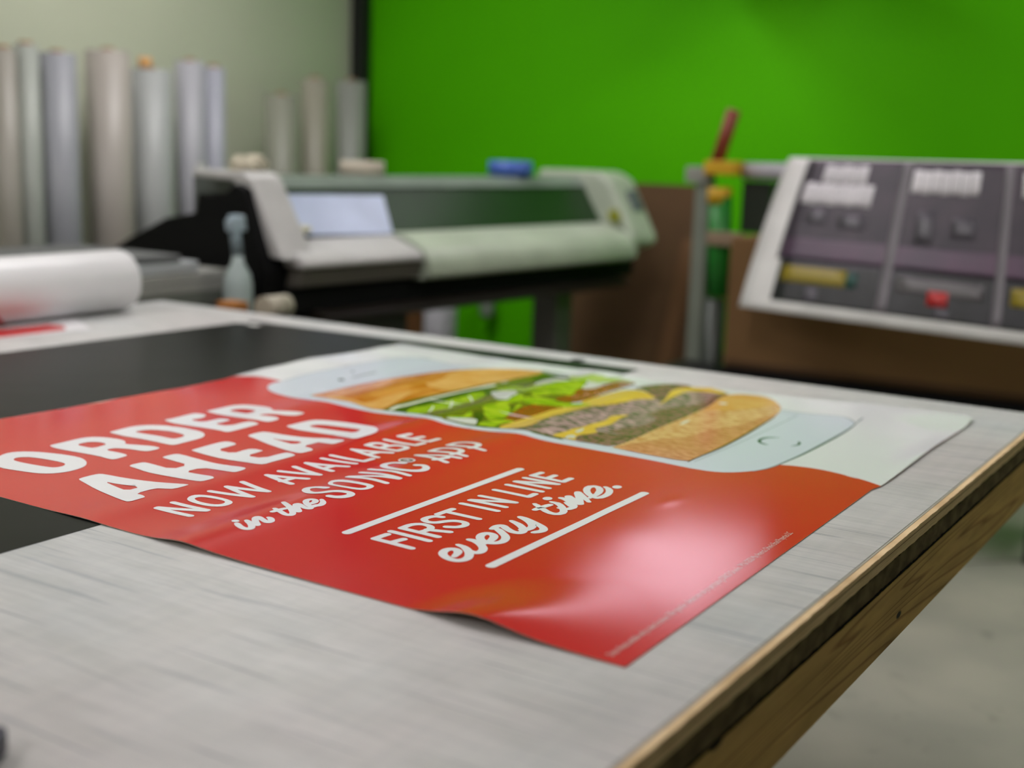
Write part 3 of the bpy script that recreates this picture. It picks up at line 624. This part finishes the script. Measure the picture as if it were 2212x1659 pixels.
# ------------------------------------------------------------------ banner roll on the table
YR = 2.37
M['banner_back'] = mat('white_banner_vinyl', (228, 226, 228), .38, noise=3, rgb2=(222, 220, 222))
M['banner_red'] = mat('banner_red_print', (200, 22, 28), .35)
rc = (-2.765, TZ+.0865)
t = thing('banner_roll', 'thick white roll of printed banner lying on the far left of the table', 'banner roll', (rc[0], 1.6, TZ))
Or = (rc[0], 1.6, TZ)
mb = MB(Or); bm = mb.bm; prof = []
for i in range(0, 161):                              # spiral winding that runs out into the flat tail
    th = i/160*6.5*2*math.pi; r = .085-.0016*(6.5-th/(2*math.pi))*1.0
    prof.append((rc[0]+r*math.sin(th+math.pi*.0), rc[1]-r*math.cos(th)))
prof = [(p[0], p[1]) for p in prof]
rows = []
for (yy, inset) in ((-.2, 0), (YR-.012, 0), (YR-.003, .003), (YR, .008)):
    rows.append([bm.verts.new(Vector((rc[0]+(p[0]-rc[0])*(1-inset/.085), yy, rc[1]+(p[1]-rc[1])*(1-inset/.085)))-mb.off) for p in prof])
for a, b_ in zip(rows, rows[1:]):
    for i in range(len(prof)-1):
        f = bm.faces.new((a[i], a[i+1], b_[i+1], b_[i])); f.smooth = True
mb.build('winding', M['banner_back'], t)
MB(Or).ring((rc[0], -.2, rc[1]), (rc[0], YR-.01, rc[1]), .041, .036).build('core', mat('cardboard_core', (150, 115, 78), .8), t)
MB(Or).prism([(rc[0]-.0, -.2, TZ+.0003), (-2.585, -.2, TZ+.0003), (-2.568, 1.83, TZ+.0003), (-2.548, 2.08, TZ+.0003), (rc[0], 2.2, TZ+.0003)], (0, 0, .0007)).build('loose_end', M['banner_back'], t)
q0, q1, q2, q3 = [onz(*p, TZ+.0011) for p in ((0, 722), (138, 705), (142, 712), (0, 727))]
e_ = q1-q0; q0 = q0-e_*3.5; q3 = q3-e_*3.5
lo = MB(Or).prism([q0+np.array([-.1, 0, 0]), q1+np.array([-.06, 0, 0]), q1, q2, q3], (0, 0, .0004)).build('printed_panel', M['banner_red'], t, label='red printed area on the loose end')
# red print showing on the outer turn
mb = MB(Or); bm = mb.bm; rr = []
for i in range(13):
    a = math.radians(-4+i*5.5); r = .0868
    rr.append([bm.verts.new(Vector((rc[0]+r*math.cos(a-math.pi/2+.1), yy, rc[1]+r*math.sin(a-math.pi/2+.1)))-mb.off) for yy in (-.2, 1.9+.10*(1-i/12))])
for a, b_ in zip(rr, rr[1:]): bm.faces.new((a[0], b_[0], b_[1], a[1]))
mb.build('printed_panel', M['banner_red'], t, label='red print on the outer turn')

# ------------------------------------------------------------------ navy pen-like tool at the lower left
M['navy'] = mat('navy_plastic', (40, 38, 62), .35)
pa = onz(-6, 1625, TZ); pb = onz(-70, 1700, TZ)
t = thing('utility_knife', 'dark navy plastic knife handle lying at the near left of the table', 'knife', (pa[0], pa[1], TZ))
dr = np.array([pb[0]-pa[0], pb[1]-pa[1]]); dr /= np.linalg.norm(dr); nr = np.array([-dr[1], dr[0]])
def kn(u, v): return (pa[0]+dr[0]*u+nr[0]*v, pa[1]+dr[1]*u+nr[1]*v, TZ+.0005)
MB((pa[0], pa[1], TZ)).prism([kn(-.004, -.006), kn(.002, -.011), (kn(.1, -.013)), kn(.14, -.010), kn(.15, 0), kn(.14, .010), kn(.1, .012), kn(.002, .010), kn(-.004, .006)], (0, 0, .022), bevel=.004).build('handle', M['navy'], t)
MB((pa[0], pa[1], TZ)).prism([kn(.05, -.004), kn(.075, -.004), kn(.075, .004), kn(.05, .004)], (0, 0, .027), bevel=.001).build('slider', M['black'], t)

# ------------------------------------------------------------------ rolls standing along the beige wall
RX = -4.34
rolls = [  # photo x centre, width, top y, colour, label
    (12, 54, 97, (196, 190, 178), 'cream upright roll of vinyl, first on the left by the beige wall'),
    (62, 50, 88, (200, 206, 196), 'pale greenish white upright roll, second from the left by the beige wall'),
    (128, 74, 106, (188, 190, 198), 'bluish grey upright roll, third from the left by the beige wall'),
    (236, 84, 101, (206, 198, 188), 'wide warm white upright roll in the middle of the left row'),
    (326, 78, 141, (200, 204, 202), 'light grey upright roll with an orange tag on its top'),
    (411, 52, 124, (206, 206, 214), 'lilac white upright roll, second from the right of the left row'),
    (463, 38, 137, (206, 208, 222), 'narrow bluish white upright roll at the right end of the left row'),
    (608, 56, 196, (176, 178, 160), 'faint grey green upright roll behind the left end of the printer'),
    (680, 44, 161, (196, 192, 172), 'cream upright roll behind the printer, beside the grey green one'),
    (757, 46, 166, (190, 194, 184), 'narrow white upright roll nearest the green wall'),
]
Mcore = mat('kraft_core', (150, 118, 84), .8)
Mback = mat('grey_shelf', (120, 128, 112), .7)
for i, (cx_, wd, ty, colr, lab) in enumerate(rolls):
    P0 = onX(cx_-wd/2, 300, RX); P1 = onX(cx_+wd/2, 300, RX); yc = (P0[1]+P1[1])/2
    rad = abs(P1[1]-P0[1])/2*.90; zt = onX(cx_, ty+10, RX)[2]
    g = 'vinyl rolls standing by the beige wall'
    t = thing('vinyl_roll', lab, 'roll', (RX, yc, .30), group=g)
    Ov = (RX, yc, .30)
    MB(Ov).ring((RX, yc, .30), (RX, yc, zt), rad, .027).build('sheet_winding', mat('roll_vinyl_%d' % i, tuple(v*.82 for v in colr), .42, noise=2), t)
    MB(Ov).ring((RX, yc, .30), (RX, yc, zt+.015), .0265, .021).build('core', Mcore, t)
    if i == 4:
        MB(Ov).tube((RX+.01, yc-.035, zt+.0005), (RX+.01, yc-.035, zt+.05), .028).build('end_plug', mat('orange_plug', (214, 160, 96), .5), t, label='orange end plug')
    if i == 5:
        MB(Ov).box(RX+rad-.001, RX+rad+.003, yc-.03, yc+.03, 1.18, 1.27).build('tag', M['tape'], t)
rk = thing('roll_rack', 'low grey rack that carries the upright rolls along the beige wall', 'rack', (RX, 4.0, 0))
MB((RX, 4.0, 0)).box(x0+.02, RX+.14, 2.3, 5.5, .255, .2985).build('deck', Mback, rk)
for yy in (2.36, 3.4, 4.4, 5.42):
    for xx in (x0+.06, RX+.1): MB((RX, 4.0, 0)).box(xx-.02, xx+.02, yy-.02, yy+.02, 0, .2548).build('leg', Mback, rk)

# ------------------------------------------------------------------ wide format printer
po = np.array([-2.72, 2.85, 0.0]); e1 = np.array([.19, 2.18, 0.]); e1 /= np.linalg.norm(e1); e2 = np.array([-e1[1], e1[0], 0.])
PK_ = 1.055; po = po*np.array([PK_, PK_, 1]); e1 = e1*PK_; e2 = e2*PK_
def pp(x, y, z): return tuple(po + e1*x + e2*y + np.array([0, 0, 1.38-(1.38-z)*PK_ if z > .09 else z]))
pr = thing('wide_format_printer', 'wide grey and green large format printer on a black stand', 'printer', tuple(po))
def prof(name, pts, xa, xb, m, bevel=.008, **k):
    return MB(tuple(po)).prism([pp(xa, y, z) for y, z in pts], tuple(e1*(xb-xa)), bevel=bevel).build(name, m, pr, **k)
M['p_light'] = mat('printer_light_grey', (196, 194, 192), .45)
M['p_pale'] = mat('printer_pale_green_grey', (188, 198, 178), .35)
M['p_dark'] = mat('printer_dark', (9, 9, 10), .7, spec=.15)
M['p_body'] = mat('printer_mid_grey', (92, 98, 96), .35)
M['p_cover'] = mat('printer_smoky_green_cover', (30, 62, 26), .35, spec=.25)
M['p_reflection'] = mat('printer_reflection_grey', (130, 142, 132), .3)
M['p_tray'] = mat('printer_tray_underside', (92, 88, 80), .5)
prof('end_panel', [(-.085, .99), (.015, 1.235), (.06, 1.25), (.11, 1.215), (.20, 1.205), (.235, 1.215), (.25, 1.15), (.40, 1.125), (.60, 1.045), (.72, .99), (.72, .80), (-.04, .80)], -.03, .10, M['p_dark'], label='black left end panel')
prof('end_cap', [(-.13, 1.025), (.02, 1.268), (.055, 1.285), (.30, 1.285), (.30, 1.262), (.10, 1.255), (-.045, 1.03)], .0, .13, M['p_light'], .01, label='light grey slanted left cap')
prof('body', [(.06, 1.0), (.06, 1.10), (.13, 1.262), (.42, 1.262), (.42, .94), (.06, .94)], .10, 2.02, M['p_body'])
prof('cover', [(.005, 1.085), (.105, 1.232), (.118, 1.226), (.018, 1.078)], .14, 1.955, M['p_cover'], .003, label='smoky dark green window cover')
prof('top_reflection_strip', [(.095, 1.232), (.13, 1.268), (.20, 1.272), (.20, 1.25), (.12, 1.225)], .12, 2.0, M['p_reflection'], .004)  # rim strip whose paler grey paints in the reflection line above the cover
prof('front_tray', [(-.03, 1.075), (-.15, 1.035), (-.17, 1.015), (-.165, 1.0), (.03, 1.0), (.03, 1.075)], .05, .60, M['p_light'], .008)
prof('tray_base', [(-.15, .998), (-.13, .94), (.03, .92), (.03, .998)], .06, .66, M['p_tray'], .006)
ap = [(.02, 1.085), (-.05, 1.075)] + [(-.05-.13*math.sin(a), .965+.10*math.cos(a)) for a in np.linspace(.2, 1.75, 9)] + [(-.14, .93), (.02, .93)]
prof('platen', ap, .62, 1.955, M['p_pale'], .0, label='pale rounded paper platen')
prof('end_cap', [(-.16, 1.00), (-.15, 1.04), (-.02, 1.27), (.05, 1.30), (.36, 1.30), (.38, .98), (.0, .93)], 1.96, 2.16, M['p_pale'], .02, label='pale right cap with the control keys')
def slant(u, x, lift):                                # point on the right cap's slanted face
    return pp(x, -.15+.13*u, 1.04+.23*u+lift)
MB(tuple(po)).prism([slant(.40, 2.05, .004), slant(.40, 2.12, .004), slant(.75, 2.12, .004), slant(.75, 2.05, .004)], tuple(np.array([e2[0]*-.006, e2[1]*-.006, .006])), .0).build('control_panel', mat('keypad_grey', (96, 100, 112), .4), pr)
c_ = np.array(pp(1.93, -.06, 1.11)); MB(tuple(po)).tube(c_, c_+np.array([.03, 0, .01]), .03).build('button', mat('yellow_green_button', (150, 150, 20), .4), pr, label='yellow round button')
prof('under_beam', [(-.10, .93), (-.10, .86), (.25, .86), (.25, .93)], .04, 2.06, M['p_dark'], .005)
prof('take_up_bar', [(-.16, .845), (-.12, .815), (-.06, .815), (-.03, .845), (-.06, .86), (-.12, .86)], .15, 1.95, mat('dark_bar', (34, 28, 24), .4), .004)
for (xa, xb, mm) in ((.18, .33, M['p_dark']), (1.60, 1.72, mat('stand_leg_grey', (92, 90, 88), .4))):
    prof('leg', [(-.02, .86), (-.02, .08), (.10, .08), (.10, .86)], xa, xb, mm, .005)
    prof('foot', [(-.30, .08), (-.30, .04), (.55, .04), (.55, .08)], xa-.01, xb+.01, M['p_dark'], .005)
    for yy in (-.27, .50):
        c_ = pp((xa+xb)/2-.015, yy, .02); c2 = pp((xa+xb)/2+.015, yy, .02); MB(tuple(po)).tube(c_, c2, .0199).build('caster', M['p_dark'], pr)
prof('cross_bar', [(.03, .34), (.03, .26), (.08, .26), (.08, .34)], .33, 1.6, M['p_dark'], .004)
prof('drip_box', [(-.08, .845), (-.08, .66), (.15, .66), (.15, .845)], .34, .62, mat('ink_box_dark', (40, 42, 36), .5), .006)
# pale sheet on the cover
def cov(x, u, lift=.002): return pp(x, .005+.10*u-lift, 1.085+.147*u+lift)
MB(tuple(cov(.5, .4))).prism([cov(.20, .0), cov(.62, -.06), cov(.66, .80), cov(.17, .86)], (.0018, 0, .0012)).build('pale_sheet', mat('pale_blue_sheet', (200, 212, 240), .35), label='thin pale blue sheet lying on the printer window', cat='paper')
p_ = np.array(cov(.20, .04, .012)); MB(tuple(p_)).lathe(tuple(p_), [(.001, -.008), (.022, -.006), (.03, .004), (.022, .014), (.001, .018)]).build('wax_crumple', mat('cream_tissue', (214, 210, 180), .7), label='small cream crumpled tissue at the lower corner of the pale blue sheet', cat='tissue')

def roll_flat(name, c, ro, ri, h, m, **k):
    return MB(c).ring(c, (c[0], c[1], c[2]+h), ro, ri).build(name, m, **k)
roll_flat('tape_roll', pp(1.55, .20, 1.273), .095, .045, .062, mat('blue_tape', (70, 104, 190), .45), label='blue roll of tape lying on top of the printer', cat='tape roll')
roll_flat('tape_roll', pp(.74, .26, 1.2632), .085, .04, .06, mat('beige_tape', (196, 186, 168), .6), label='beige roll of masking tape lying on top of the printer', cat='tape roll')
# crumpled cloth on the left cap
def cloth(c, rx, ry, rz_, m, seed, **k):
    mb = MB(c); bmesh.ops.create_icosphere(mb.bm, subdivisions=4, radius=1); rnd = random.Random(seed); ph = [rnd.uniform(0, 6) for _ in range(6)]
    for v in mb.bm.verts:
        n = 1+.14*math.sin(5*v.co.x+ph[0])*math.cos(4*v.co.y+ph[1])+.10*math.sin(9*v.co.y+7*v.co.z+ph[2])
        v.co = Vector((v.co.x*rx*n, v.co.y*ry*n, max(v.co.z, -.35)*rz_*n+.35*rz_*1.1))
    for f in mb.bm.faces: f.smooth = True
    return mb.build('cleaning_cloth', m, **k)
cloth(pp(.09, .13, 1.287), .06, .07, .036, mat('cream_cloth', (200, 192, 170), .9), 2, label='crumpled cream cloth on the left end of the printer', cat='cloth')

# things behind and under the printer, against the green wall
def standing(name, px, wd, ytop, Yw, z0_, m, **k):
    a = onY(px-wd/2, 650, Yw); b_ = onY(px+wd/2, 650, Yw); zt = onY(px, ytop, Yw)[2]; r = np.linalg.norm(b_-a)/2*.85
    c = ((a[0]+b_[0])/2, Yw, z0_)
    return MB(c).ring(c, (c[0], c[1], zt), r, r*.35).build(name, m, **k)
standing('paper_tube', 952, 68, 612, 5.25, 0, mat('white_tube', (186, 184, 192), .5), label='thick white paper tube standing under the printer by the green wall', cat='tube')
standing('paper_tube', 832, 44, 628, 5.2, 0, mat('grey_tube', (128, 124, 136), .5), label='thinner grey tube standing under the printer, left of the white one', cat='tube')
a = onY(845, 640, 5.35); b_ = onY(915, 640, 5.35)
MB(((a[0]+b_[0])/2, 5.35, 0)).box(a[0], b_[0], 5.33, 5.55, 0, .60, bevel=.004).build('cardboard_carton', mat('brown_carton', (110, 72, 34), .8), label='narrow brown carton standing between the two tubes under the printer', cat='carton')
pz = onY(1052, 652, 5.6)
cl = thing('hanging_bottle', 'small white bottle on a black hook on the green wall under the printer', 'bottle', (pz[0], 5.6, pz[2]))
MB((pz[0], 5.6, pz[2])).lathe((pz[0], 5.6, pz[2]-.08), [(.03, 0), (.038, .01), (.038, .10), (.015, .13), (.015, .16)]).build('bottle_body', mat('milky_plastic', (150, 160, 148), .5), cl)
MB((pz[0], 5.6, pz[2])).box(pz[0]-.01, pz[0]+.01, 5.6, y1, pz[2]+.06, pz[2]+.08).build('hook', M['black'], cl)

# brown boards leaning on the green wall
def lean(name, xt0, xt1, xb0, xb1, zt, yb, m, th=.012, **k):
    yt = y1-.014-(5.52-yb if 'strip' in name and yb > 5.4 else 0)
    pts = [(xb0, yb, 0.0), (xb1, yb, 0.0), (xt1, yt-th, zt), (xt0, yt-th, zt)]
    c = ((xb0+xb1)/2, yb, 0)
    return MB(c).prism(pts, (0, th, 0)).build(name, m, **k)
M['card'] = mat('brown_cardboard', (102, 76, 48), .85, noise=3, rgb2=(88, 64, 38))
M['hard'] = mat('hardboard', (124, 88, 54), .6, noise=2, rgb2=(110, 78, 46))
lean('cardboard_sheet', -3.28, -2.44, -3.24, -2.44, 1.235, 5.52, M['card'], label='tall brown cardboard sheet leaning on the green wall beside the printer', cat='cardboard sheet')
lean('hardboard_strip', -2.54, -2.46, -2.66, -2.58, .98, 5.495, M['hard'], .02, label='narrow dark brown board leaning at a slant against the cardboard sheet', cat='board')
lean('hardboard_strip', -2.38, -2.31, -2.42, -2.32, .78, 5.4, mat('raw_wood', (140, 100, 56), .7), .02, label='short light wood offcut leaning beside the green column', cat='board')

# ------------------------------------------------------------------ cart with a stack of grey boards behind the table corner
SX = -2.90
ct = thing('board_cart', 'low dark cart behind the far left corner of the work table', 'cart', (-3.2, 2.35, 0))
MB((-3.2, 2.35, 0)).box(-3.55, SX, 1.75, 2.94, .80, .868, bevel=.004).build('deck', mat('cart_deck', (84, 86, 80), .6), ct)
for xx in (-3.50, SX-.06):
    for yy in (1.82, 2.78): MB((-3.2, 2.35, 0)).box(xx-.02, xx+.02, yy-.02, yy+.02, .0, .7998).build('leg', M['black'], ct)
boards = [(.869, .905, 2.90, (104, 108, 100), 'dark grey foam board, lowest of the stack behind the table corner'), (.906, .94, 2.955, (150, 150, 144), 'grey foam board, second from the bottom of the stack'),
          (.941, .970, 2.945, (158, 158, 152), 'light grey foam board, third from the bottom of the stack'), (.971, 1.005, 2.80, (176, 180, 182), 'short pale grey foam board near the top of the stack'),
          (1.006, 1.028, 2.73, (96, 98, 98), 'short dark grey foam board on top of the stack')]
for j, (z0_, z1_, ye, colr, lab) in enumerate(boards):
    MB((-3.15, 2.3, z0_)).box(-3.45+.01*j, SX-.004*j, 1.8, ye, z0_, z1_-.001, bevel=.003).build('foam_board', mat('foam_board_%d' % j, colr, .6, noise=2), label=lab, cat='board', group='foam boards stacked on the cart')
# spray bottle on the cart's end
bx, by = onX(514, 600, -2.82)[0], onX(514, 600, -2.82)[1]
sp = thing('spray_bottle', 'pale translucent spray bottle at the right end of the board stack', 'spray bottle', (bx, by, .80))
Ob = (bx, by, .80)
MB((bx, by, 0)).box(bx-.06, bx+.06, by-.06, by+.07, .0, .799).build('plinth', M['black'], label='narrow black plinth carrying the spray bottle beside the board cart', cat='plinth')
Mclr = mat('translucent_plastic', (176, 190, 188), .3, coat=.3)
MB(Ob).lathe((bx, by, .80), [(.040, 0), (.046, .01), (.046, .13), (.040, .165), (.020, .20), (.016, .225)]).build('bottle_body', Mclr, sp)
MB(Ob).tube((bx, by, 1.025), (bx-.006, by-.012, 1.15), .017).build('nozzle', mat('pale_blue_nozzle', (150, 168, 178), .4), sp)
MB(Ob).prism([(bx-.012, by-.04, 1.10), (bx-.012, by+.03, 1.10), (bx-.012, by+.022, 1.15), (bx-.012, by-.045, 1.135)], (.024, 0, 0), .003).build('trigger', mat('pale_blue_trigger', (160, 176, 186), .4), sp)
a = onY(578, 665, 2.72)
MB((a[0], 2.745, a[2])).tube((a[0], 2.70, a[2]-.0), (a[0], 2.80, a[2]), .035).build('tape_roll', mat('cream_tape', (176, 168, 150), .6), label='cream roll of tape behind the far table edge below the printer', cat='tape roll')
MB((a[0], 2.75, 0)).box(a[0]-.09, a[0]+.09, 2.65, 2.82, 0, a[2]-.0352, bevel=.004).build('floor_cabinet', M['p_dark'], label='black cabinet under the cream tape roll behind the table', cat='cabinet')
a = onY(518, 655, 2.70)
MB((a[0], 2.66, a[2])).box(a[0]-.035, a[0]+.035, 2.64, 2.70, .70, a[2]+.008, bevel=.002).build('wood_offcut', mat('orange_wood', (176, 112, 48), .7), label='small orange wood block just behind the far table edge', cat='wood block')

# ------------------------------------------------------------------ cardboard box, dark platform and draped banner on the right
def fr(lat, dep, z):                                 # camera-side ground coordinates (sideways, away) to room axes
    return np.array([.8456*lat - .519*dep, .533*lat+.835*dep, z])
def atd(px, py, d): return CAM + ray(px, py)*d
BLc, BRc = atd(1580, 700, 4.82), atd(2420, 800, 4.13)
g0 = np.array([BLc[0], BLc[1]]); g1 = np.array([BRc[0], BRc[1]]); gd = (g1-g0)/np.linalg.norm(g1-g0); gn = np.array([-gd[1], gd[0]])   # gn points away from the viewer
if gn @ g0 < 0: gn = -gn
GL = np.linalg.norm(g1-g0)
def gb(u, v, z): q = g0+gd*u+gn*v; return (q[0], q[1], z)
def gbox(mb, u0, u1, v0, v1, z0_, z1_, bev=0): return mb.prism([gb(u0, v0, z0_), gb(u1, v0, z0_), gb(u1, v1, z0_), gb(u0, v1, z0_)], (0, 0, z1_-z0_), bev)
zb = atd(1580, 796, 4.82)[2]; ztop = atd(1580, 510, 4.82)[2]
Oc = gb(.8, .3, 0)
bx_ = thing('cardboard_box', 'big brown cardboard box behind the dark printed banner', 'box', gb(.8, .3, zb))
Ocb = gb(.8, .3, zb)
M['box'] = mat('brown_box_board', (124, 92, 54), .85, noise=1.5, rgb2=(115, 84, 49))
gbox(MB(Ocb), -.025, 1.20, 0, .36, zb, ztop, .006).build('carton_body', M['box'], bx_)
gbox(MB(Ocb), -.01, 1.21, -.012, -.001, zb+.01, zb+.03, .0).build('bottom_flap', mat('box_flap', (90, 64, 38), .85), bx_)
pf = thing('storage_bench', 'black bench carrying the big cardboard box', 'bench', gb(.8, .3, 0))
gbox(MB(Oc), -.03, 1.24, -.05, .42, zb-.05, zb-.001, .008).build('deck', M['p_dark'], pf)
gbox(MB(Oc), .0, 1.21, .0, .40, zb-.20, zb-.0505, .004).build('front_panel', M['p_dark'], pf)
for u in (.03, 1.13):
    for v in (.03, .33): gbox(MB(Oc), u, u+.06, v, v+.06, 0, zb-.2005, .003).build('leg', M['black'], pf)
# banner draped over a bar
def ban(a, b_):
    pxt, pyt = 1706+600*a, 340+14*a; pxm, pym = 1640+660*a, 500+60*a; pxb, pyb = 1596+690*a, 662+94*a
    px = (1-b_)**2*pxt + 2*b_*(1-b_)*pxm + b_*b_*pxb; py = pyt*(1-b_)+pyb*b_ + 10*math.sin(math.pi*b_)*0
    dt = 1/(1/4.76+a*(1/3.76-1/4.76)); db = 1/(1/4.62+a*(1/3.62-1/4.62))
    d = dt + (db-dt)*b_ + .0
    return atd(px, py, d)
bn = thing('hanging_banner', 'white edged banner with dark purple printed panels hanging before the cardboard box', 'banner', tuple(ban(0, 1)))
On = tuple(ban(0, 1))
def patch(a0, a1, b0, b1, lift, m, name, n=24, k=16, thick=.0006, **kw):
    mb = MB(On); bm = mb.bm; G0 = []
    for i in range(k+1):
        row = []
        for j in range(n+1):
            a = a0+(a1-a0)*j/n; b_ = b0+(b1-b0)*i/k; e = .002
            P = ban(a, b_); nn = np.cross(ban(a+e, b_)-P, ban(a, b_+e)-P); nn = nn/np.linalg.norm(nn)
            if nn @ (CAM-P) < 0: nn = -nn
            row.append(bm.verts.new(Vector(P+nn*(.0008+lift*.3 if lift else 0))-mb.off))
        G0.append(row)
    for i in range(k):
        for j in range(n):
            f = bm.faces.new((G0[i][j], G0[i][j+1], G0[i+1][j+1], G0[i+1][j])); f.smooth = True
    o = mb.build(name, m, bn, **kw) if kw else mb.build(name, m, bn)
    s = o.modifiers.new('thickness', 'SOLIDIFY'); s.thickness = thick; s.offset = 0
    return o
patch(0, 1.12, 0, 1, 0, M['tape'], 'vinyl', 30, 20, .0016)
c1 = mat('print_purple_black', (66, 54, 66), .5, noise=9, rgb2=(50, 42, 54), coords='Object')
c2 = mat('print_black', (16, 16, 19), .4, noise=9, rgb2=(38, 37, 42))
c3 = mat('print_violet', (92, 64, 88), .4, noise=8, rgb2=(78, 60, 80)); gl = mat('print_line_grey', (122, 116, 122), .4); wt = mat('print_title_white', (238, 234, 238), .4)
yl = mat('print_yellow', (150, 132, 26), .4); rd = mat('print_poster_red', (190, 40, 40), .4); te = mat('print_teal', (22, 76, 66), .4); gy = mat('print_caption_grey', (104, 100, 102), .4)
A0 = .075
patch(A0, 1.12, .012, .66, .003, c1, 'upper_print'); patch(A0+.015, 1.12, .66, .93, .003, c2, 'lower_print')
patch(A0+.01, 1.12, .52, .64, .005, c3, 'violet_band')
for a in (.435, .80):
    patch(a-.017, a+.017, .02, .93, .0065, gl, 'divider_line', 2, 16)
for (a0, a1, b0, b1, nn_) in ((.095, .335, .16, .30, 8), (.145, .30, .045, .16, 5), (.46, .70, .06, .20, 7), (.85, 1.10, .06, .20, 7)):
    for q in range(nn_):                              # heavy title capitals, too soft in the photo to read
        w_ = (a1-a0)/nn_; patch(a0+w_*q+.0015, a0+w_*(q+1)-.0015, b0+.006*(q % 2), b1-.005*((q+1) % 2), .008, wt, 'title_letter', 1, 3)
patch(.105, .31, .70, .80, .008, yl, 'caption_block', 6, 3); patch(.84, 1.04, .70, .80, .008, yl, 'caption_block', 6, 3)
patch(.47, .75, .70, .79, .008, gy, 'caption_block', 6, 3); patch(.31, .345, .71, .80, .0085, te, 'caption_block', 2, 2)
patch(.575, .64, .765, .85, .0098, rd, 'red_mark', 2, 2)
pk = mat('print_faint_grey', (80, 76, 84), .4)
for (a0, a1, b0, b1) in ((.13, .20, .33, .42), (.24, .33, .36, .44), (.50, .56, .30, .50), (.62, .70, .33, .45), (.90, .96, .34, .48), (.19, .23, .83, .92), (.60, .65, .86, .92), (.97, 1.02, .84, .92)):
    patch(a0, a1, b0, b1, .008, pk, 'picture_block', 3, 3)
# bar that the banner hangs from
pa, pb = ban(-.16, 0.10), ban(1.22, 0.09)
nb = np.array([gn[0], gn[1], 0])*.07
MB(tuple(pa+nb)).tube(pa+nb, pb+nb, .034).build('hanger_bar', mat('bar_white', (190, 188, 196), .35), label='white bar behind the top edge of the dark banner', cat='bar')

# vertical cutter stand with the green column
YC = 4.75
def cy(px, py): return onY(px, py, YC)
k0 = cy(1512, 600); Ok = (k0[0], YC, 0)
cu = thing('panel_cutter', 'upright cutter with grey post, green column, yellow clamps and red lever', 'cutter', Ok)
def cbox(name, px0, px1, py0, py1, d0, d1, m, zmin=None, bev=.006, **k):
    a, b_ = cy(px0, (py0+py1)/2), cy(px1, (py0+py1)/2); zt = cy((px0+px1)/2, py0)[2]; zl = cy((px0+px1)/2, py1)[2] if zmin is None else zmin
    o = MB(Ok).box(a[0], b_[0], YC+d0, YC+d1, zl, zt, bevel=bev).build(name, m, cu, **k) if k else MB(Ok).box(a[0], b_[0], YC+d0, YC+d1, zl, zt, bevel=bev).build(name, m, cu)
    return o
cg = mat('cutter_grey', (130, 136, 124), .4); cyl = mat('clamp_yellow', (214, 168, 20), .45); cgr = mat('column_green', (34, 132, 42), .4)
cbox('post', 1500, 1532, 365, 700, -.03, .03, cg, zmin=.05)
cbox('foot', 1480, 1590, 780, 790, -.25, .25, M['black'], zmin=0.0)
c0, c1_ = cy(1553, 640), cy(1556, 425); MB(Ok).tube((c0[0], YC, c0[2]), (c1_[0], YC, c1_[2]), .047).build('column', cgr, cu, label='green column')
c0 = cy(1545, 650); MB(Ok).tube((c0[0], YC, .05), (c0[0], YC, c0[2]+.01), .044).build('column_base', mat('dark_steel', (70, 76, 68), .4), cu)
cbox('head_block', 1490, 1535, 360, 395, -.045, .045, mat('head_grey', (150, 150, 142), .4))
cbox('clamp', 1533, 1600, 348, 378, -.06, .04, cyl, label='yellow upper clamp')
c0 = cy(1553, 440); c1_ = cy(1553, 405); MB(Ok).tube((c0[0], YC, c0[2]), (c0[0], YC, c1_[2]), .05).build('clamp', cyl, cu, label='yellow collar on the column')
c0 = cy(1550, 360); c1_ = cy(1590, 238); MB(Ok).tube((c0[0], YC-.02, c0[2]), (c1_[0], YC-.02, c1_[2]), .028).build('lever', mat('lever_red', (128, 52, 28), .5), cu, label='dull red lever')
cbox('lower_rail', 1540, 1612, 500, 530, -.07, -.02, mat('rail_tan', (150, 128, 104), .5))
cbox('dark_box', 1588, 1650, 392, 505, .06, .20, mat('dark_box_green', (34, 44, 30), .5), label='dark box behind the gap beside the column')  # plain dark box filling the gap beside the column
